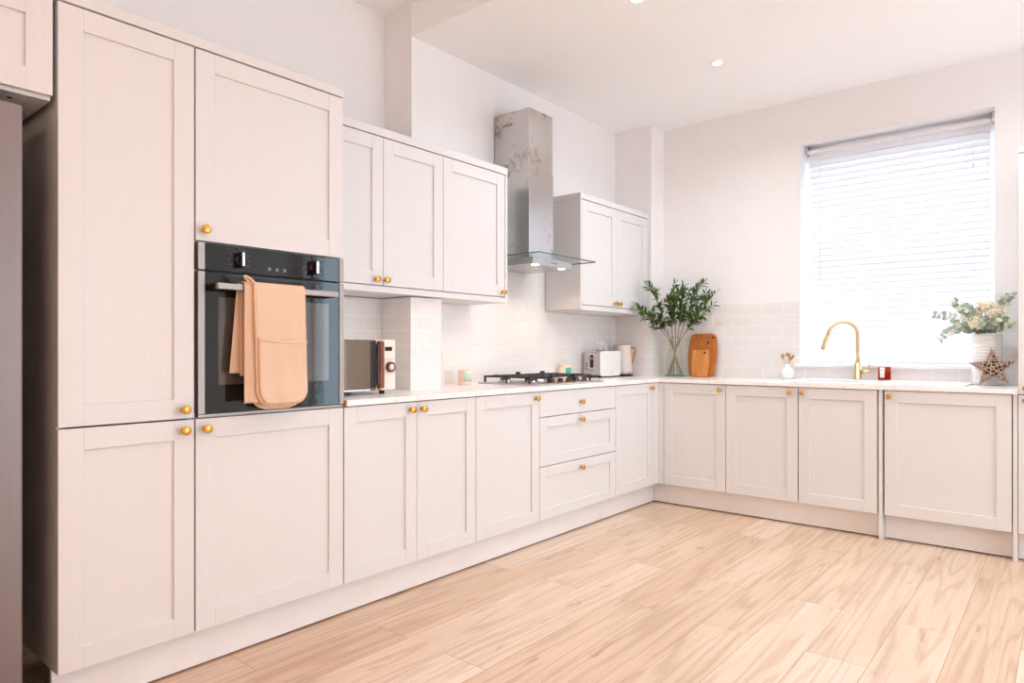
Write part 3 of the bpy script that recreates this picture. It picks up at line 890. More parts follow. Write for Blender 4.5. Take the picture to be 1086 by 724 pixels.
# ------------------------------------------------------------------ board against the pier, candle, hob
single('serving_board', B().box(-2.860, -2.618, 2.5395, 2.5555, WT, 1.112, 0.003, 2), M['pale_board'], 'pale thin wooden board on edge against the tiled pier', 'board', (-2.74, 2.547, WT))

def candle(name, label, loc, r, h, jar, wax, lab, lab_z, lab_w, lab_ang, lit=True, glass=False):
    t = thing(name, label, 'candle', loc)
    x, y, z = loc
    th = 0.003
    mesh_obj('jar', B().lathe(loc, (0, 0, 1), [(0, 0.0), (0, r * 0.93), (0.004, r), (h, r), (h, r - th), (0.008, r - th), (0.008, 0)], 28, caps=False), jar, t)
    mesh_obj('wax', B().lathe((x, y, z + 0.009), (0, 0, 1), [(0, 0), (0, r - th - 0.001), (h * 0.62, r - th - 0.001), (h * 0.62, 0)], 24, caps=False), wax, t)
    if lit:
        wz = z + 0.009 + h * 0.62
        wick = mesh_obj('wick', B().cyl((x, y, wz), (0, 0, 1), 0.006, 0.001, seg=6), M['black_plastic'], t)
        mesh_obj('flame', B().lathe((x, y, wz + 0.004), (0, 0, 1), [(0, 0.001), (0.004, 0.0034), (0.009, 0.003), (0.018, 0.0)], 10), M['flame'], wick)
    bl = B(); n = 8; vs = []
    for i in range(n + 1):
        a = lab_ang + (i / n - 0.5) * lab_w
        vs.append([bl.bm.verts.new((x + math.cos(a) * (r + 0.0006), y + math.sin(a) * (r + 0.0006), z + q)) for q in lab_z])
    for A, C in zip(vs, vs[1:]):
        f = bl.bm.faces.new((A[0], C[0], C[1], A[1])); f.smooth = True
    lo = thick(mesh_obj('label', bl, lab, t), 0.0006)
    return t, lo
candle('candle', 'lit blush jar candle with sage label beside the pale board', (-2.757, 2.872, WT), 0.040, 0.088, M['jar_pink'], M['wax'], M['label_sage'], (0.020, 0.072), 1.5, -0.25)
candle('candle', 'blush jar candle with teal label behind the gas hob', (-2.800, 3.962, WT), 0.044, 0.100, M['jar_pink'], M['wax'], M['label_teal'], (0.028, 0.082), 1.1, -0.35, lit=False)
t, lo = candle('candle', 'lit amber glass candle with white label right of the tap', (-0.925, 4.872, WT + 0.011), 0.038, 0.086, M['amber'], M['amber_wax'], M['label_white'], (0.018, 0.084), 0.75, -1.75)
mesh_obj('label_print', B().box(-0.938, -0.931, 4.8325, 4.8330, WT + 0.073, WT + 0.078), M['copper'], lo)

# gas hob
t = thing('gas_hob', 'steel gas hob with black iron grates, set in the worktop', 'hob', (-2.575, 3.397, WT))
HX0, HX1, HY0, HY1 = -2.815, -2.335, 3.050, 3.745
mesh_obj('hotplate', B().box(HX0, HX1, HY0, HY1, WT + 0.0003, WT + 0.008, 0.003, 2), M['steel'], t)
hz = WT + 0.008
burn = [(-2.69, 3.165, 0.035), (-2.47, 3.165, 0.028), (-2.60, 3.395, 0.050), (-2.69, 3.630, 0.028), (-2.50, 3.630, 0.035)]
for x, y, r in burn:
    bu = mesh_obj('burner', B().lathe((x, y, hz), (0, 0, 1), [(0, r * 1.25), (0.006, r * 1.2), (0.008, r), (0.016, r), (0.016, 0)], 24), M['steel'], t)
    mesh_obj('burner_cap', B().lathe((x, y, hz + 0.0163), (0, 0, 1), [(0, r * 0.95), (0.007, r * 0.9), (0.009, r * 0.7), (0.009, 0)], 24), M['cast_iron'], bu)
def grate(y0, y1):
    b = B(); zt = WT + 0.050; x0, x1 = -2.785, -2.425; h = 0.011; wd = 0.012
    for y in (y0, y1 - wd):
        b.box(x0, x1, y, y + wd, zt - h, zt, 0.002)
    for x in (x0, (x0 + x1) / 2 - wd / 2, x1 - wd):
        b.box(x, x + wd, y0, y1, zt - h, zt, 0.002)
    ym = (y0 + y1) / 2
    for x in (-2.72, -2.52):
        b.box(x - 0.07, x + 0.05, ym - wd / 2, ym + wd / 2, zt - h, zt + 0.002, 0.002)
    for x in (x0, (x0 + x1) / 2 - wd / 2, x1 - wd):
        for y in (y0, y1 - wd):
            b.box(x, x + wd, y, y + wd, hz, zt, 0.002)
    for x in (-2.69, -2.49):
        for y, d in ((y0 + wd, 1), (y1 - wd, -1)):
            b.box(x - wd / 2, x + wd / 2, y, y + d * 0.055, zt - h, zt + 0.003, 0.002)
    return b
for y0, y1 in ((3.070, 3.268), (3.290, 3.500), (3.522, 3.724)):
    mesh_obj('grate', grate(y0, y1), M['cast_iron'], t)
for q in range(2):
    y = (3.36, 3.62)[q]
    b = B().box(-2.76, -2.735, y - 0.012, y + 0.012, WT + 0.050, WT + 0.066, 0.003)
    mesh_obj('grate_prong', b, M['cast_iron'], t)
for q in range(5):
    y = 3.235 + q * 0.087
    kn = mesh_obj('control_knob', B().lathe((-2.385, y, hz), (0, 0, 1), [(0, 0.021), (0.004, 0.021), (0.006, 0.017), (0.026, 0.015), (0.028, 0.013), (0.028, 0)], 20), M['black_plastic'], t)
    mesh_obj('knob_ring', B().lathe((-2.385, y, hz + 0.0001), (0, 0, 1), [(0.0, 0.0225), (0.003, 0.0225), (0.003, 0.0212), (0.0, 0.0212)], 20, caps=False), M['copper'], kn)

# ------------------------------------------------------------------ cooker hood
t = thing('cooker_hood', 'steel chimney cooker hood with flat glass canopy over the hob', 'cooker hood', (-2.60, 3.391, 1.633))
XH = WL + 0.006
hood = mesh_obj('hood_body', B().box(XH, -2.490, 3.184, 3.598, 1.633, 1.672, 0.002), M['steel'], t)
mesh_obj('brand_mark', B().box(-2.490, -2.4895, 3.372, 3.380, 1.650, 1.658).box(-2.490, -2.4895, 3.384, 3.391, 1.650, 1.657).box(-2.490, -2.4895, 3.394, 3.402, 1.650, 1.658).box(-2.490, -2.4895, 3.405, 3.411, 1.650, 1.657).box(-2.490, -2.4895, 3.414, 3.422, 1.650, 1.658).box(-2.490, -2.4895, 3.425, 3.432, 1.650, 1.657), M['print_grey'], hood)
mesh_obj('filter_grille', B().box(-2.80, -2.55, 3.25, 3.53, 1.6315, 1.6325), M['steel'], hood)
for y in (3.240, 3.515):
    mesh_obj('hood_lamp', B().lathe((-2.515, y, 1.6325), (0, 0, -1), [(0, 0.024), (0.002, 0.023), (0.002, 0)], 18), M['hood_lamp_glow'], hood)
can = mesh_obj('glass_canopy', B().box(XH, -2.3715, 3.0895, 3.6945, 1.6785, 1.6855), M['canopy_glass'], t)
mesh_obj('glass_rim', B().box(-2.3715, -2.370, 3.088, 3.696, 1.6785, 1.6855).box(XH, -2.3715, 3.088, 3.0895, 1.6785, 1.6855).box(XH, -2.3715, 3.6945, 3.696, 1.6785, 1.6855), M['glass_edge'], can)
mesh_obj('canopy_spacer', B().box(XH, -2.50, 3.20, 3.58, 1.6722, 1.6783), M['steel'], t)
mesh_obj('lower_duct', B().box(XH, -2.583, 3.264, 3.518, 1.6857, 2.240, 0.001), M['steel_smudged'], t)
up = mesh_obj('upper_duct', B().box(XH, -2.586, 3.267, 3.515, 2.2402, 2.622, 0.001), M['steel_smudged'], t)
mesh_obj('fixing_screw', B().lathe((-2.855, 3.267, 2.602), (0, -1, 0), [(0, 0.006), (0.003, 0.005), (0.003, 0)], 12), M['brass'], up)
vents = B()
for q in range(6):
    vents.box(-2.80 + q * 0.014, -2.792 + q * 0.014, 3.2665, 3.267, 2.535, 2.552)
mesh_obj('vent_slots', vents, M['print_grey'], up)

# ------------------------------------------------------------------ toaster, socket, plugs, kettle
t = thing('toaster', 'white and steel two-slice toaster in front of the kettle', 'toaster', (-2.76, 4.39, WT))
mesh_obj('steel_body', B().box(-2.832, -2.694, 4.254, 4.530, WT + 0.014, 1.096, 0.014, 3), M['steel'], t)
def rpoly(w, h, r, n=6):
    pts = []
    for cx, cy, a0 in ((w - r, r, -90), (w - r, h - r, 0), (r, h - r, 90), (r, r, 180)):
        for i in range(n + 1):
            a = math.radians(a0 + 90 * i / n); pts.append((cx + r * math.cos(a), cy + r * math.sin(a)))
    return pts
for x, y, ln in ((-2.694, 4.248, 0.288), (-2.846, 4.272, 0.240)):
    mesh_obj('side_cover', B().prism(rpoly(ln, 0.190, 0.028), ((x, y, WT + 0.010), (0, 1, 0), (0, 0, 1), (1, 0, 0)), 0.016 if x > -2.7 else 0.013, 0.004, 2), M['toaster_white'], t)
mesh_obj('brand_mark', B().box(-2.6780, -2.6776, 4.396, 4.400, WT + 0.035, WT + 0.052), M['print_grey'], t)
slot = mesh_obj('lever_slot', B().prism(rpoly(0.030, 0.098, 0.012), ((-2.779, 4.2542, 0.978), (1, 0, 0), (0, 0, 1), (0, -1, 0)), 0.0015), M['black_plastic'], t)
mesh_obj('lever', B().box(-2.782, -2.744, 4.236, 4.2525, 1.042, 1.056, 0.003), M['copper'], slot)
bb = B()
for z in (1.008, 0.990, 0.972):
    bb.cyl((-2.812, 4.2545, z), (0, -1, 0), 0.004, 0.0055, seg=12)
mesh_obj('buttons', bb, M['black_plastic'], t)
mesh_obj('front_print', B().box(-2.798, -2.785, 4.2535, 4.254, 0.955, 0.963).box(-2.782, -2.770, 4.2535, 4.254, 0.955, 0.962).box(-2.767, -2.754, 4.2535, 4.254, 0.955, 0.962), M['print_grey'], t)
mesh_obj('bread_slots', B().box(-2.808, -2.782, 4.30, 4.49, 1.0955, 1.0965).box(-2.746, -2.720, 4.30, 4.49, 1.0955, 1.0965), M['black_plastic'], t)
for x in (-2.815, -2.712):
    for y in (4.28, 4.50):
        mesh_obj('foot', B().cyl((x, y, WT), (0, 0, 1), 0.015, 0.010, seg=12), M['black_plastic'], t)

XS = WL + 0.006
t = thing('wall_socket', 'white double wall socket behind the toaster', 'socket', (XS, 4.52, 1.135))
mesh_obj('faceplate', B().box(XS, XS + 0.010, 4.447, 4.593, 1.095, 1.181, 0.003, 2), M['white_plastic'], t)
mesh_obj('socket_switch', B().box(XS + 0.010, XS + 0.014, 4.497, 4.509, 1.155, 1.175, 0.001).box(XS + 0.010, XS + 0.014, 4.531, 4.543, 1.155, 1.175, 0.001), M['white_plastic'], t)
for nm, y, lab in (('plug', 4.482, 'white plug in the socket half nearer the hob'), ('plug', 4.558, 'white plug in the socket half nearer the kettle')):
    p = thing(nm, lab, 'plug', (XS + 0.0105, y, 1.11))
    mesh_obj('plug_body', B().prism(rpoly(0.050, 0.050, 0.014), ((XS + 0.0105, y - 0.025, 1.106), (0, 1, 0), (0, 0, 1), (1, 0, 0)), 0.036, 0.006, 2), M['white_plastic'], p)
    mesh_obj('cord', B().tube(bez((XS + 0.016, y, 1.1055), (XS + 0.010, y, 1.08), (XS + 0.007, y + 0.01, 1.0), (XS + 0.007, y + 0.02, 0.91), 10), 0.0032, 6), M['black_plastic'], p)

KX, KY = -2.732, 4.655
t = thing('kettle', 'cream kettle with wooden handle beside the toaster', 'kettle', (KX, KY, WT))
mesh_obj('power_base', B().lathe((KX, KY, WT), (0, 0, 1), [(0, 0.076), (0.004, 0.078), (0.012, 0.076), (0.014, 0.070), (0.014, 0)], 32), M['black_plastic'], t)
mesh_obj('steel_foot', B().lathe((KX, KY, WT + 0.0142), (0, 0, 1), [(0, 0.068), (0.018, 0.072), (0.018, 0)], 32), M['steel'], t)
body = B().lathe((KX, KY, WT + 0.0324), (0, 0, 1), [(0, 0.0), (0, 0.0735), (0.004, 0.0745), (0.06, 0.0715), (0.14, 0.0655), (0.200, 0.0610), (0.212, 0.060), (0.212, 0.057), (0.2, 0.0)], 36, caps=False)
RTV = Vector((0.768, 0.640, 0)); KC = Vector((KX, KY, 0))
kb = mesh_obj('body', body, M['cream_kettle'], t)
sp = B()
d = -RTV
side = Vector((-d.y, d.x, 0))
for z0, z1 in ((1.105, 1.149),):
    c0 = KC + d * 0.052
    sp.bm.faces.new([sp.bm.verts.new(q) for q in (c0 + side * 0.024 + Vector((0, 0, z1)), c0 - side * 0.024 + Vector((0, 0, z1)), KC + d * 0.084 + Vector((0, 0, z1 + 0.002)))])
    sp.bm.faces.new([sp.bm.verts.new(q) for q in (c0 + side * 0.024 + Vector((0, 0, z1)), KC + d * 0.084 + Vector((0, 0, z1 + 0.002)), KC + d * 0.060 + Vector((0, 0, z0)))])
    sp.bm.faces.new([sp.bm.verts.new(q) for q in (c0 - side * 0.024 + Vector((0, 0, z1)), KC + d * 0.060 + Vector((0, 0, z0)), KC + d * 0.084 + Vector((0, 0, z1 + 0.002)))])
bmesh.ops.remove_doubles(sp.bm, verts=sp.bm.verts, dist=0.0005)
thick(mesh_obj('spout', sp, M['cream_kettle'], t), 0.003)
mesh_obj('lid', B().lathe((KX, KY, 1.1455), (0, 0, 1), [(0, 0.058), (0.006, 0.058), (0.010, 0.052), (0.012, 0.0)], 30), M['steel'], t)
hp = [KC + RTV * 0.060 + Vector((0, 0, 1.130)), KC + RTV * 0.082 + Vector((0, 0, 1.131)), KC + RTV * 0.100 + Vector((0, 0, 1.126)), KC + RTV * 0.100 + Vector((0, 0, 1.110)), KC + RTV * 0.086 + Vector((0, 0, 1.05)), KC + RTV * 0.070 + Vector((0, 0, 1.000))]
mesh_obj('handle', B().tube(hp, [0.008, 0.0085, 0.0085, 0.0085, 0.008, 0.007], 10), M['wood_handle'], t)
mesh_obj('power_switch', B().box(KX + 0.045, KX + 0.066, KY + 0.036, KY + 0.056, WT + 0.034, WT + 0.044, 0.003), M['cream_kettle'], t)

# ------------------------------------------------------------------ glass vase with olive branches
VX, VY = -2.386, 4.860
t = thing('glass_vase', 'clear tapered glass vase of olive branches in the corner', 'vase', (VX, VY, WT))
outer = [(0.0, 0.0), (0.0, 0.070), (0.006, 0.0755), (0.03, 0.0745), (0.10, 0.066), (0.18, 0.053), (0.24, 0.044), (0.285, 0.041), (0.315, 0.0455)]
inner = [(z, r - 0.003) for z, r in reversed(outer[3:])] + [(0.014, 0.066), (0.014, 0.0)]
mesh_obj('vase_body', B().lathe((VX, VY, WT), (0, 0, 1), outer + inner, 40, caps=False), M['glass_vase'], t)
mesh_obj('rim', B().lathe((VX, VY, WT + 0.313), (0, 0, 1), [(0, 0.0425), (0.002, 0.046), (0.004, 0.0425)], 40, caps=False), M['glass_vase'], t)
mesh_obj('thick_base', B().lathe((VX, VY, WT + 0.0005), (0, 0, 1), [(0, 0.071), (0.005, 0.0757), (0.009, 0.0757), (0.012, 0.073), (0.005, 0.070)], 40, caps=False), M['vase_foot'], t)

def leaf(b, p, d, nrm, L, W, fold=0.25, seg=4):
    d = d.normalized(); s = d.cross(nrm)
    if s.length < 1e-4:
        s = d.orthogonal()
    s.normalize(); n = s.cross(d).normalized()
    mid = []; le = []; ri = []
    for i in range(seg + 1):
        tt = i / seg
        w = W * 0.5 * math.sin(math.pi * min(1, tt * 0.96 + 0.02)) ** 0.8
        c = p + d * (L * tt) - n * (L * 0.12 * tt * tt)
        mid.append(b.bm.verts.new(c)); le.append(b.bm.verts.new(c + s * w + n * w * fold)); ri.append(b.bm.verts.new(c - s * w + n * w * fold))
    for i in range(seg):
        f = b.bm.faces.new((mid[i], mid[i + 1], le[i + 1], le[i])); f.smooth = True
        f = b.bm.faces.new((mid[i], ri[i], ri[i + 1], mid[i + 1])); f.smooth = True

def keep(p, ylim=4.965, box=True):
    """true where a leaf has room (not inside the wall, the cabinet or the boxing)"""
    if p.y > ylim or p.z > 1.70:
        return False
    if p.x < -2.535 and p.y > 4.755:
        return False
    if p.x < -2.545 and p.z > 1.375 and p.y > 3.8:
        return False
    return True

def olive(label, end, seed, base_a, twigs=5, leaves=14):
    rnd = random.Random(seed)
    end = Vector(end)
    foot = Vector((VX + math.cos(base_a) * 0.055, VY + math.sin(base_a) * 0.050, WT + 0.018))
    neck = Vector((VX - math.cos(base_a) * 0.016, VY - math.sin(base_a) * 0.016, WT + 0.225))
    go = (neck - foot).normalized()
    path = [foot.lerp(neck, i / 5) for i in range(5)] + bez(neck, neck + go * 0.10, end - (end - neck) * 0.38 + Vector((0, 0, 0.03)), end, 16)
    t = thing('olive_branch', label, 'branch', foot, 'olive branches in the glass vase')
    n = len(path)
    sb = B().tube(path, [0.0052 - 0.0036 * i / (n - 1) for i in range(n)], 6)
    lb = B()
    def dress(pts, cnt, r0):
        m = len(pts)
        for q in range(cnt):
            f = r0 + (1 - r0) * (q + rnd.random() * 0.6) / cnt
            i = min(m - 2, int(f * (m - 1)))
            p = pts[i].lerp(pts[i + 1], f * (m - 1) - i)
            td = (pts[i + 1] - pts[i]).normalized()
            sd = td.cross(Vector((rnd.uniform(-1, 1), rnd.uniform(-1, 1), rnd.uniform(-0.5, 1)))).normalized()
            d = (td * rnd.uniform(0.35, 1.0) + sd * rnd.uniform(0.6, 1.0)).normalized()
            L = rnd.uniform(0.046, 0.074)
            if keep(p + d * L) and keep(p):
                leaf(lb, p, d, Vector((rnd.uniform(-0.6, 0.6), rnd.uniform(-0.9, 0.2), 1)), L, L * rnd.uniform(0.22, 0.32))
        tip = pts[-1]
        if keep(tip):
            td = (pts[-1] - pts[-2]).normalized()
            if keep(tip + td * 0.05):
                leaf(lb, tip, td, Vector((0, -0.5, 1)), 0.05, 0.014)
    dress(path, leaves + 8, 0.58)
    for q in range(twigs):
        f = 0.52 + 0.42 * (q + 0.5) / twigs
        i = int(f * (n - 1))
        p = path[i]; td = (path[min(n - 1, i + 1)] - path[i - 1]).normalized()
        for _ in range(12):
            dd = (td + Vector((rnd.uniform(-1, 1), rnd.uniform(-0.7, 0.4), rnd.uniform(-0.5, 0.6))) * 0.85).normalized()
            L = rnd.uniform(0.08, 0.14)
            if keep(p + dd * L):
                break
        else:
            continue
        tw = bez(p, p + td * L * 0.4, p + dd * L * 0.7, p + dd * L, 6)
        sb.tube(tw, [0.0018, 0.0017, 0.0016, 0.0015, 0.0014, 0.0012, 0.001], 5)
        dress(tw, leaves, 0.15)
    mesh_obj('stem', sb, M['olive_stem'], t)
    mesh_obj('leaves', lb, M['olive_leaf'], t)
    return t
olive('olive branch reaching furthest left, over the corner wall cabinet', (-2.520, 4.470, 1.455), 11, 0.3)
olive('olive branch rising to upper left in front of the corner wall cabinet', (-2.440, 4.560, 1.610), 12, 0.9)
olive('drooping olive branch low on the left side of the glass vase', (-2.490, 4.660, 1.400), 13, -0.5, 3, 10)
olive('tallest upright olive branch in the middle of the glass vase', (-2.375, 4.830, 1.625), 14, 2.2)
olive('short forward olive branch in the centre of the glass vase', (-2.340, 4.700, 1.530), 15, 1.4)
olive('olive branch rising to upper right above the chopping boards', (-2.180, 4.850, 1.615), 16, 3.0)
olive('olive branch arching furthest right above the chopping boards', (-2.040, 4.830, 1.540), 17, 3.5)
olive('lower right olive branch just above the largest chopping board', (-2.080, 4.780, 1.420), 18, 4.0, 3, 9)
olive('olive branch leaning right of centre in the glass vase', (-2.260, 4.760, 1.570), 19, 2.6)

# ------------------------------------------------------------------ chopping boards leaning on the back wall
def board(label, mat, xc, w0, w1, h, y_foot, y_top, hole, th=0.014, r=0.03, bulge=0.008):
    """w0 foot width, w1 top width; leans from y_foot at the worktop to y_top"""
    tilt = math.asin((y_top - y_foot) / h)
    U = Vector((1, 0, 0)); V = Vector((0, math.sin(tilt), math.cos(tilt))); N = U.cross(V)
    z0 = WT + th * math.sin(tilt)
    pts = []
    def corner(cx, cy, a0, rr):
        for i in range(6):
            a = math.radians(a0 + 90 * i / 5); pts.append((cx + rr * math.cos(a), cy + rr * math.sin(a)))
    corner(w0 / 2 - r * 0.7, r * 0.7, -90, r * 0.7)
    for i in range(1, 6):
        s = i / 6; pts.append((w0 / 2 + (w1 - w0) / 2 * s + bulge * math.sin(math.pi * s), r + (h - 2 * r) * s))
    corner(w1 / 2 - r, h - r, 0, r)
    corner(-w1 / 2 + r, h - r, 90, r)
    for i in range(1, 6):
        s = 1 - i / 6; pts.append((-(w0 / 2 + (w1 - w0) / 2 * s + bulge * math.sin(math.pi * s)), r + (h - 2 * r) * s))
    corner(-w0 / 2 + r * 0.7, r * 0.7, 180, r * 0.7)
    o = Vector((xc, y_foot, z0))
    t = thing('chopping_board', label, 'chopping board', (xc, y_foot, WT), 'chopping boards leaning on the back wall')
    s = mesh_obj('board', B().prism(pts, (o, U, V, N), th, 0.003, 2), mat, t)
    hc = o + U * hole[0] + V * hole[1] + N * (th + 0.0002)
    mesh_obj('hanging_hole', B().lathe(hc, N, [(0, 0.0085), (0.0006, 0.0085), (0.0006, 0)], 16), M['dark_hole'], t)
    return t
board('largest chopping board, at the back of the leaning three', M['board_large'], -2.194, 0.206, 0.212, 0.332, 4.926, 4.972, (0.080, 0.304), r=0.036, bulge=0.012)
board('middle-sized chopping board leaning between the largest and smallest boards', M['board_medium'], -2.192, 0.150, 0.150, 0.286, 4.896, 4.936, (0.057, 0.262), r=0.020, bulge=0.004)
board('smallest and palest chopping board, at the front of the leaning three', M['board_small'], -2.182, 0.122, 0.128, 0.208, 4.868, 4.892, (0.036, 0.184), r=0.016, bulge=0.006)

# ------------------------------------------------------------------ bud vase with dried flowers
BX, BY = -1.543, 4.895
t = thing('bud_vase', 'small round white bud vase left of the window', 'vase', (BX, BY, WT))
mesh_obj('vase_body', B().lathe((BX, BY, WT), (0, 0, 1), [(0, 0), (0, 0.026), (0.006, 0.034), (0.025, 0.0455), (0.045, 0.0475), (0.065, 0.041), (0.080, 0.026), (0.088, 0.0165), (0.106, 0.0150), (0.108, 0.0125), (0.09, 0.011), (0.09, 0)], 32, caps=False), M['matte_white'], t)
sprigs = [(-0.034, 0.01, 0.070), (-0.020, -0.012, 0.088), (0.000, 0.004, 0.096), (0.016, -0.008, 0.090), (0.034, 0.006, 0.074), (0.026, -0.018, 0.058)]
slab = ['dried sprig leaning furthest left in the small round vase', 'dried sprig left of centre in the small round vase', 'tallest upright dried sprig in the small round vase', 'dried sprig right of centre in the small round vase', 'dried sprig leaning furthest right in the small round vase', 'shortest drooping dried sprig in the small round vase']
for i, ((dx, dy, dz), lb) in enumerate(zip(sprigs, slab)):
    f = Vector((BX + dx * 0.1, BY + dy * 0.1, WT + 0.094)); e = Vector((BX + dx, BY + dy, WT + 0.100 + dz * 0.7))
    s = thing('dried_sprig', lb, 'dried flower', f, 'dried sprigs in the small round vase')
    mesh_obj('stem', B().tube(bez(f, f + Vector((0, 0, 0.02)), e - Vector((0, 0, 0.02)), e, 6), 0.0012, 5), M['dried'], s)
    hd = B(); dr = (e - f).normalized()
    for q in range(9):
        sd = Vector((math.cos(q * 2.4), math.sin(q * 2.4), 0.0))
        leaf(hd, e - dr * 0.012 + dr * (0.002 * q), (dr + sd * 0.55), sd, 0.024, 0.012)
    mesh_obj('seed_head', hd, M['dried'], s)

# ------------------------------------------------------------------ sink and tap
t = thing('sink', 'white inset sink and drainer below the window', 'sink', (-0.93, 4.68, WT))
dk = WT + 0.011
deck = B()
gx0, gx1, gy0, gy1 = -1.435, -0.452, 4.432, 4.942
deck.box(gx0, SX0 + 0.012, gy0, gy1, WT + 0.0003, dk, 0.004).box(SX0 + 0.012, SX1 - 0.012, gy0, SY0 + 0.012, WT + 0.0003, dk, 0.004)
deck.box(SX0 + 0.012, SX1 - 0.012, SY1 - 0.012, gy1, WT + 0.0003, dk, 0.004).box(SX1 - 0.012, gx1, gy0, gy1, WT + 0.0003, dk, 0.004)
mesh_obj('deck', deck, M['sink_white'], t)
bowl = B(); bx0, bx1, by0, by1 = SX0 + 0.006, SX1 - 0.006, SY0 + 0.006, SY1 - 0.006
bowl.box(bx0, bx0 + 0.006, by0, by1, 0.73, WT).box(bx1 - 0.006, bx1, by0, by1, 0.73, WT).box(bx0, bx1, by0, by0 + 0.006, 0.73, WT).box(bx0, bx1, by1 - 0.006, by1, 0.73, WT).box(bx0, bx1, by0, by1, 0.722, 0.73)
mesh_obj('bowl', bowl, M['sink_white'], t)
ridge = B()
for q in range(7):
    ridge.box(-0.90, -0.50, 4.50 + q * 0.05, 4.508 + q * 0.05, dk, dk + 0.002, 0.0008)
mesh_obj('drainer_ridges', ridge, M['sink_white'], t)
mesh_obj('plug_hole', B().lathe((-1.16, 4.65, 0.7302), (0, 0, 1), [(0, 0.04), (0.003, 0.038), (0.003, 0)], 20), M['chrome'], t)

TX, TY = -1.082, 4.872
t = thing('tap', 'brushed brass pull-out kitchen tap with a high arc', 'tap', (TX, TY, dk))
mesh_obj('tap_base', B().lathe((TX, TY, dk), (0, 0, 1), [(0, 0.0235), (0.004, 0.0235), (0.005, 0.0225), (0.110, 0.0225), (0.112, 0.0205), (0.112, 0)], 28), M['brass_tap'], t)
SD = Vector((-0.915, -0.40, 0)).normalized(); C0 = Vector((TX, TY, 0))
rr = 0.088
pts = [C0 + Vector((0, 0, dk + 0.112)), C0 + Vector((0, 0, dk + 0.20)), C0 + Vector((0, 0, dk + 0.295))]
for q in range(1, 15):
    a = math.pi * (q / 14) * 0.93
    pts.append(C0 + SD * (rr - rr * math.cos(a)) + Vector((0, 0, dk + 0.295 + rr * math.sin(a))))
last = pts[-1]; dr = (pts[-1] - pts[-2]).normalized()
pts.append(last + dr * 0.025)
mesh_obj('spout', B().tube(pts, 0.0125, 14), M['brass_tap'], t)
sh = mesh_obj('spray_head', B().lathe(last + dr * 0.0255, dr, [(0, 0.0135), (0.004, 0.0150), (0.085, 0.0160), (0.092, 0.0150), (0.092, 0)], 18), M['brass_tap'], t)
mesh_obj('spray_nozzle', B().lathe(last + dr * 0.1178, dr, [(0, 0.011), (0.003, 0.010), (0.003, 0)], 14), M['print_grey'], sh)
mesh_obj('spray_button', B().box(*sum([[q - 0.005, q + 0.005] for q in (last + dr * 0.06 + SD * 0.016)], []), 0.002), M['brass_tap'], sh)
lv = mesh_obj('lever_hub', B().cyl((TX + 0.0228, TY, dk + 0.052), (1, 0, 0), 0.052, 0.0155, seg=20), M['brass_tap'], t)
mesh_obj('lever', B().cyl((TX + 0.066, TY, dk + 0.066), (0.03, 0, 1), 0.058, 0.0045, seg=12), M['brass_tap'], lv)

# ------------------------------------------------------------------ white ribbed vase, eucalyptus, star
EX, EY = -0.382, 4.872
t = thing('ribbed_vase', 'tall white ribbed vase of eucalyptus on the right', 'vase', (EX, EY, WT))
prof = [(0, 0), (0, 0.070), (0.004, 0.075)]
z = 0.03
prof.append((z, 0.075))
for q in range(14):
    z0 = 0.035 + q * 0.0185
    prof += [(z0, 0.0722), (z0 + 0.004, 0.0758), (z0 + 0.009, 0.0768), (z0 + 0.014, 0.0758), (z0 + 0.0178, 0.0722)]
prof += [(0.300, 0.075), (0.303, 0.073), (0.300, 0.070), (0.05, 0.069), (0.05, 0)]
mesh_obj('vase_body', B().lathe((EX, EY, WT), (0, 0, 1), prof, 40, caps=False), M['white_ceramic'], t)

def ekeep(p):
    return p.y < 4.955 and p.x < -0.232 and not (p.y > 4.94 and p.z < 1.03)
def round_leaf(b, c, n, r, d):
    n = n.normalized(); u = (d - n * d.dot(n))
    u = u.normalized() if u.length > 1e-4 else n.orthogonal().normalized(); w = n.cross(u)
    cen = b.bm.verts.new(c + u * r - n * r * 0.18); ring = []
    for i in range(10):
        a = 2 * math.pi * i / 10
        k = r * (1 + 0.10 * math.cos(a))
        ring.append(b.bm.verts.new(c + u * r + u * math.cos(a) * k + w * math.sin(a) * k * 0.92))
    for i in range(10):
        f = b.bm.faces.new((cen, ring[i], ring[(i + 1) % 10])); f.smooth = True

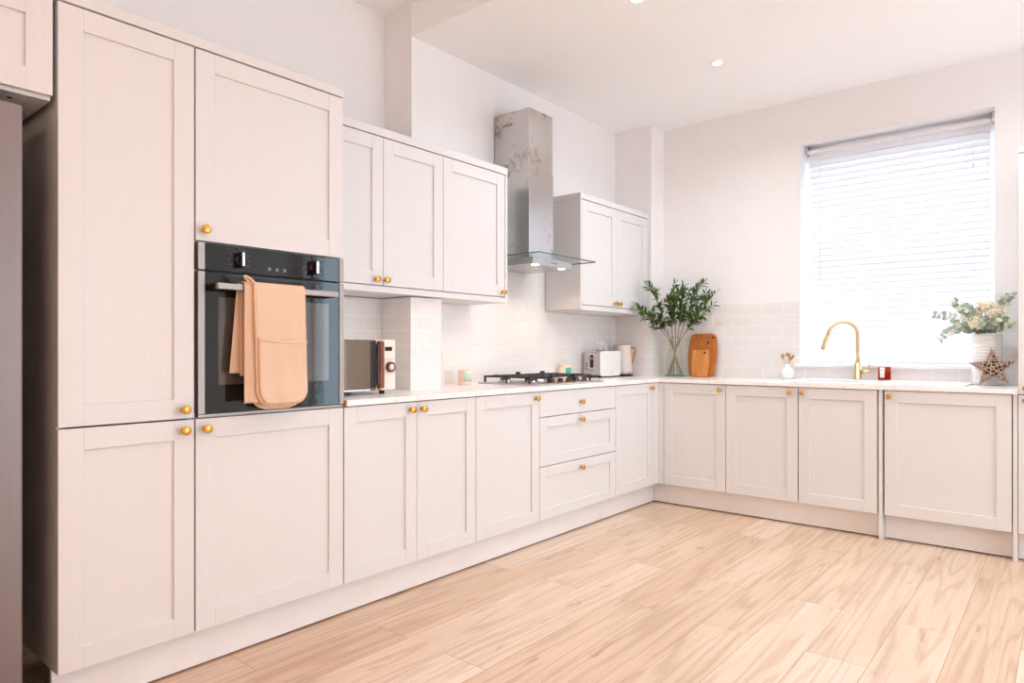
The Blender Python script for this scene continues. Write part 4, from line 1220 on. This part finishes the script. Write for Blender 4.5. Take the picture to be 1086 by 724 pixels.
def euc(label, end, seed, mat='euc_leaf', pairs=8, rad=0.021, droop=0.0):
    rnd = random.Random(seed); end = Vector(end)
    foot = Vector((EX + rnd.uniform(-0.03, 0.03), EY + rnd.uniform(-0.03, 0.03), WT + 0.06))
    rim = Vector((EX + max(-0.055, min(0.055, (end.x - EX) * 0.35)), EY + max(-0.05, min(0.03, (end.y - EY) * 0.35)), WT + 0.31))
    path = [foot.lerp(rim, i / 4) for i in range(4)] + bez(rim, rim + Vector((0, 0, 0.05)), end + (rim - end) * 0.4 + Vector((0, 0, 0.045 + droop)), end, 12)
    t = thing('eucalyptus_branch', label, 'branch', foot, 'eucalyptus branches in the ribbed vase')
    n = len(path)
    mesh_obj('stem', B().tube(path, [0.003 - 0.002 * i / (n - 1) for i in range(n)], 5), M['euc_stem'], t)
    lb = B(); pb = B(); npale = 0
    for q in range(pairs):
        f = 0.30 + 0.68 * q / (pairs - 1)
        i = min(n - 2, int(f * (n - 1))); p = path[i].lerp(path[i + 1], f * (n - 1) - i)
        if math.hypot(p.x - EX, p.y - EY) < 0.085 and p.z < WT + 0.315:
            continue
        td = (path[i + 1] - path[i]).normalized()
        for sg in (1, -1):
            sd = td.cross(Vector((rnd.uniform(-0.5, 0.5), -1, rnd.uniform(-0.3, 0.5)))).normalized() * sg
            d = (td * 0.35 + sd + Vector((0, rnd.uniform(-0.7, 0.2), 0))).normalized()
            r = rad * rnd.uniform(0.75, 1.1) * (1.15 - 0.45 * f)
            nn = Vector((rnd.uniform(-0.6, 0.6), -1, rnd.uniform(-0.3, 0.9)))
            if ekeep(p + d * r * 2.2) and ekeep(p):
                if rnd.random() < 0.35:
                    round_leaf(pb, p, nn, r, d); npale += 1
                else:
                    round_leaf(lb, p, nn, r, d)
    mesh_obj('leaves', lb, M['euc_leaf'], t)
    if npale:
        mesh_obj('pale_leaves', pb, M['euc_pale'], t)['label'] = 'paler cream-green leaves'
    else:
        pb.bm.free()
    return t
euc('eucalyptus branch reaching furthest left across the blind', (-0.640, 4.800, 1.325), 31, pairs=11)
euc('eucalyptus branch drooping lowest, left of the ribbed vase', (-0.610, 4.770, 1.170), 32, pairs=12, droop=0.03)
euc('eucalyptus branch rising to upper left of the ribbed vase', (-0.545, 4.820, 1.415), 33, pairs=11)
euc('leafy eucalyptus branch just left of the cream flower heads', (-0.470, 4.730, 1.360), 34, pairs=11, rad=0.025)
euc('eucalyptus branch leaning forward over the vase rim', (-0.400, 4.690, 1.270), 35, pairs=11, rad=0.025)
euc('eucalyptus branch leaning forward right of centre', (-0.330, 4.700, 1.290), 36, pairs=11, rad=0.025)
euc('tallest eucalyptus branch, beside the right tall cabinet', (-0.262, 4.800, 1.440), 37, pairs=10, rad=0.022)
euc('eucalyptus branch low beside the right tall cabinet', (-0.262, 4.760, 1.260), 38, pairs=9, rad=0.022)
def flower(label, end, seed, R=0.042):
    rnd = random.Random(seed); end = Vector(end)
    foot = Vector((EX + rnd.uniform(-0.02, 0.02), EY + rnd.uniform(-0.02, 0.02), WT + 0.06))
    rimp = Vector((EX + max(-0.045, min(0.045, end.x - EX)), EY + max(-0.045, min(0.04, end.y - EY)), WT + 0.300))
    t = thing('cream_flower', label, 'flower', foot, 'cream flower heads in the ribbed vase')
    mesh_obj('stem', B().tube([foot] + bez(rimp, rimp + Vector((0, 0, 0.02)), end - Vector((0, 0, R + 0.02)), end - Vector((0, 0, R * 0.6)), 8), 0.0025, 5), M['euc_stem'], t)
    pb = B()
    for q in range(46):
        zc = 1 - 2 * (q + 0.5) / 46; a = q * 2.4
        rr = math.sqrt(max(0, 1 - zc * zc))
        n = Vector((rr * math.cos(a), rr * math.sin(a), zc))
        if n.z < -0.75:
            continue
        c = end + n * R * rnd.uniform(0.62, 1.12)
        tgt = n.orthogonal()
        for s in range(3):
            d = Matrix.Rotation(s * 2.09 + a, 3, n) @ tgt
            if ekeep(c + d * 0.02):
                round_leaf(pb, c + n * rnd.uniform(-0.004, 0.006), n + d * rnd.uniform(-0.5, 0.5), rnd.uniform(0.008, 0.012), d)
    mesh_obj('petals', pb, M['petal'], t)
flower('highest cream flower head above the ribbed vase', (-0.385, 4.795, 1.362), 51, 0.040)
flower('cream flower head lower left, close to the ribbed vase rim', (-0.425, 4.740, 1.268), 52, 0.034)
flower('cream flower head right of the highest one', (-0.335, 4.770, 1.325), 53, 0.036)

# wicker star
def star():
    c = Vector((-0.346, 4.752, 1.0)); ang = [90, 162, 234, 306, 18]
    R, r = 0.118, 0.052
    lean = 0.22
    def P(u, v, n=0.0):
        # plane leaning back towards the vase
        return Vector((c.x + u, c.y + v * lean + n, WT + 0.103 + v * 0.985))
    t = thing('wicker_star', 'woven wicker star leaning on the ribbed vase', 'star', (c.x, c.y - 0.02, WT))
    core = B()
    tips = [(R * math.cos(math.radians(a + 4)), R * math.sin(math.radians(a + 4))) for a in ang]
    ins = [(r * math.cos(math.radians(a + 40)), r * math.sin(math.radians(a + 40))) for a in ang]
    front = core.bm.verts.new(P(0, 0, -0.016)); back = core.bm.verts.new(P(0, 0, 0.014))
    tv = [core.bm.verts.new(P(x * 0.95, y * 0.95)) for x, y in tips]; iv = [core.bm.verts.new(P(x * 0.88, y * 0.88)) for x, y in ins]
    for i in range(5):
        for a, bq in ((tv[i], iv[i]), (iv[i - 1], tv[i])):
            core.bm.faces.new((front, a, bq)); core.bm.faces.new((back, bq, a))
    mesh_obj('core', core, M['wicker_dark'], t)
    rnd = random.Random(4)
    wind = B()
    for i in range(5):
        tip = Vector(tips[i]).to_3d(); tip.z = 0
        a = Vector(ins[i]).to_3d(); a2 = Vector(ins[i - 1]).to_3d()
        for q in range(9):
            f = 0.04 + 0.92 * q / 8
            e0 = a.lerp(tip, f); e1 = a2.lerp(tip, min(1, max(0, f + rnd.uniform(-0.06, 0.06))))
            h = 0.020 * (1 - f) + 0.007
            m = (e0 + e1) / 2
            pts = []
            for k in range(13):
                an = 2 * math.pi * k / 12
                uv = m + (e0 - m) * math.cos(an) * 1.06
                pts.append(P(uv.x, uv.y, -h * math.sin(an)))
            wind.tube(pts, 0.0028 + 0.0006 * rnd.random(), 6)
        # strands lying along the arm and across the middle
        for w in (-0.3, 0.25):
            st = Vector(ins[(i + 2) % 5]).to_3d().lerp(Vector(ins[(i + 1) % 5]).to_3d(), 0.5 + w)
            en = tip * 0.62
            wind.tube([P(st.x * (1 - k / 8) + en.x * k / 8, st.y * (1 - k / 8) + en.y * k / 8, -0.027 + 0.016 * abs(k / 8 - 0.4)) for k in range(9)], 0.0026, 6)
    mesh_obj('willow_winding', wind, M['wicker'], t)
star()

# ------------------------------------------------------------------ venetian blind
t = thing('venetian_blind', 'white venetian blind lowered over the kitchen window', 'blind', (-0.917, 5.127, 1.03))
bx0, bx1 = WX0 + 0.030, WX1 - 0.034
by = 5.127
mesh_obj('headrail', B().box(bx0 - 0.006, bx1 + 0.006, by - 0.028, by + 0.028, 2.527, 2.553, 0.003), M['white_trim'], t)
sl = B(); pitch = 0.0432; tilt = math.radians(74)
nsl = 0
z = 2.500
while z > 1.075:
    hw = 0.0260
    prof = []
    for q in range(5):
        s = -1 + q / 2
        crown = 0.0035 * (1 - s * s)
        dy = -s * hw * math.cos(tilt) * -1; dz = s * hw * math.sin(tilt)
        # room-side edge down, crown towards the room
        prof.append((by + s * hw * math.cos(tilt) - crown * math.sin(tilt), z + dz + crown * math.cos(tilt)))
    rows = []
    for off in (0.0, 0.0026):
        rows.append([(sl.bm.verts.new((bx0, y + off * 0.9, zz)), sl.bm.verts.new((bx1, y + off * 0.9, zz))) for y, zz in prof])
    for A, C in zip(rows[0], rows[0][1:]):
        f = sl.bm.faces.new((A[0], A[1], C[1], C[0])); f.smooth = True
    for A, C in zip(rows[1], rows[1][1:]):
        f = sl.bm.faces.new((A[0], C[0], C[1], A[1])); f.smooth = True
    for k in (0, -1):
        sl.bm.faces.new((rows[0][k][0], rows[1][k][0], rows[1][k][1], rows[0][k][1]))
    nsl += 1
    z -= pitch
mesh_obj('slats', sl, M['slat'], t)
mesh_obj('bottom_rail', B().box(bx0, bx1, by - 0.026, by + 0.026, 1.026, 1.046, 0.003), M['white_trim'], t)
cd = B()
for f in (0.12, 0.37, 0.63, 0.88):
    x = bx0 + (bx1 - bx0) * f
    for yy in (by - 0.0285, by + 0.0285):
        cd.tube([(x, yy, 1.046), (x, yy, 2.527)], 0.0011, 5)
mesh_obj('ladder_cord', cd, M['white_trim'], t)
mesh_obj('tilt_wand', B().tube([(bx0 + 0.075, by - 0.034, 2.53), (bx0 + 0.076, by - 0.036, 2.48), (bx0 + 0.078, by - 0.038, 1.62)], 0.0032, 8), M['white_plastic'], t)
pc = mesh_obj('pull_cord', B().tube([(bx1 - 0.085, by - 0.034, 2.53), (bx1 - 0.085, by - 0.036, 2.30)], 0.0012, 6).tube([(bx1 - 0.080, by - 0.034, 2.53), (bx1 - 0.080, by - 0.036, 1.64)], 0.0012, 6), M['white_plastic'], t)
mesh_obj('cord_tassel', B().cyl((bx1 - 0.085, by - 0.036, 2.30), (0, 0, -1), 0.035, 0.004, 0.006, 10).cyl((bx1 - 0.080, by - 0.036, 1.64), (0, 0, -1), 0.035, 0.004, 0.006, 10), M['white_plastic'], pc)
mesh_obj('end_bracket', B().box(bx0 - 0.029, bx0 - 0.007, by - 0.03, by + 0.03, 2.525, 2.584, 0.002), M['steel'], t)
mesh_obj('end_bracket', B().box(bx1 + 0.007, bx1 + 0.033, by - 0.03, by + 0.03, 2.525, 2.584, 0.002), M['steel'], t)

# ------------------------------------------------------------------ ceiling lights
def downlight(x, y, z, label, power):
    t = thing('downlight', label, 'ceiling light', (x, y, z), 'ceiling downlights')
    mesh_obj('bezel', B().lathe((x, y, z), (0, 0, -1), [(0, 0.042), (0.003, 0.042), (0.005, 0.038), (0.005, 0.030), (0.0, 0.029)], 28, caps=False), M['white_trim'], t)
    mesh_obj('lamp', B().lathe((x, y, z - 0.0005), (0, 0, -1), [(0, 0.028), (0.002, 0.026), (0.002, 0)], 24), M['lamp_glow'], t)
    lamp_light(x, y, z, power)
def lamp_light(x, y, z, power, tint=(0.90, 1.0, 1.04)):
    L = bpy.data.lights.new('downlight_and_fill', 'AREA'); L.shape = 'DISK'; L.size = 0.055
    L.energy = power; L.color = tint; L.spread = math.radians(150)
    o = bpy.data.objects.new('downlight_and_fill', L); COL.objects.link(o); o.location = (x, y, z - 0.012)
LAMP = 7.2
WARM_FILL = 4.4
downlight(-1.685, 4.01, ZC, 'small round ceiling downlight in view between hood and window', LAMP)
downlight(-1.690, 3.02, ZC, 'small round ceiling downlight cut by the top edge', LAMP)
for x, y in ((-0.3, 4.01), (-0.3, 3.02), (1.1, 4.01), (1.1, 3.02)):
    lamp_light(x, y, ZC, LAMP)
for x, y in ((-0.7, 1.3), (0.8, 1.3), (-0.7, -0.3), (0.8, -0.3), (-0.7, -1.9), (0.8, -1.9)):  # unseen lights added at the higher ceiling as warm fill
    lamp_light(x, y, ZH, WARM_FILL, (1.0, 0.60, 0.42))
for y in (3.240, 3.515):
    L = bpy.data.lights.new('hood_beam', 'AREA'); L.shape = 'DISK'; L.size = 0.04; L.energy = 1.1; L.color = (1.0, 0.74, 0.56); L.spread = math.radians(140)
    o = bpy.data.objects.new('hood_beam', L); COL.objects.link(o); o.location = (-2.515, y, 1.628)
# unseen warm fill light added behind the camera, for faces turned that way
REAR_FILL = 36.0
L = bpy.data.lights.new('rear_fill_light', 'POINT'); L.energy = REAR_FILL; L.color = (1.0, 0.70, 0.53); L.shadow_soft_size = 0.22
o = bpy.data.objects.new('rear_fill_light', L); COL.objects.link(o); o.location = (0.3, -1.3, 2.0)
# candle flames light the tiles beside them
for x, y, z, e in ((-2.757, 2.872, 0.985, 0.28), (-0.925, 4.872, 0.995, 0.12)):
    L = bpy.data.lights.new('candle_light', 'POINT'); L.energy = e; L.color = (1.0, 0.58, 0.28); L.shadow_soft_size = 0.004
    o = bpy.data.objects.new('candle_light', L); COL.objects.link(o); o.location = (x, y, z)

# ------------------------------------------------------------------ daylight
SKY = 9.5
w = bpy.data.worlds.new('daylight'); scene.world = w; w.use_nodes = True
nt = w.node_tree
bg = nt.nodes['Background']
bg.inputs['Color'].default_value = (0.73, 0.92, 1.03, 1)
bg.inputs['Strength'].default_value = SKY
def portal(loc, rot, sx, sy):
    L = bpy.data.lights.new('daylight_portal', 'AREA'); L.shape = 'RECTANGLE'; L.size = sx; L.size_y = sy
    L.cycles.is_portal = True
    o = bpy.data.objects.new('daylight_portal', L); COL.objects.link(o); o.location = loc; o.rotation_euler = rot
portal((-0.917, 5.29, 1.80), (math.radians(-90), 0, 0), 1.13, 1.57)
portal(((DX0 + DX1) / 2, 5.29, DZ1 / 2), (math.radians(-90), 0, 0), DX1 - DX0, DZ1)
portal((XR + 0.29, (RY0 + RY1) / 2, RZ1 / 2), (0, math.radians(90), 0), RZ1, RY1 - RY0)


# ------------------------------------------------------------------ camera
cam = bpy.data.cameras.new('camera')
cam.sensor_fit = 'HORIZONTAL'; cam.sensor_width = 36.0
cam.lens = 36.0 * 711.0 / 1086.0
cam.shift_y = (371.3 - 362.0) / 1086.0
cam.clip_start = 0.05
co = bpy.data.objects.new('camera', cam); COL.objects.link(co)
co.location = (0, 0, EYE)
co.rotation_euler = (math.radians(90), 0, math.radians(39.8))
scene.camera = co

# ------------------------------------------------------------------ render look
scene.view_settings.view_transform = 'Standard'
scene.view_settings.look = 'None'
scene.view_settings.gamma = 1.0
scene.view_settings.use_curve_mapping = False
scene.view_settings.exposure = -0.05
cy = scene.cycles
cy.use_denoising = True
cy.max_bounces = 12; cy.diffuse_bounces = 8; cy.glossy_bounces = 4; cy.transmission_bounces = 6; cy.transparent_max_bounces = 16
cy.caustics_reflective = False; cy.caustics_refractive = False
cy.sample_clamp_indirect = 6.0
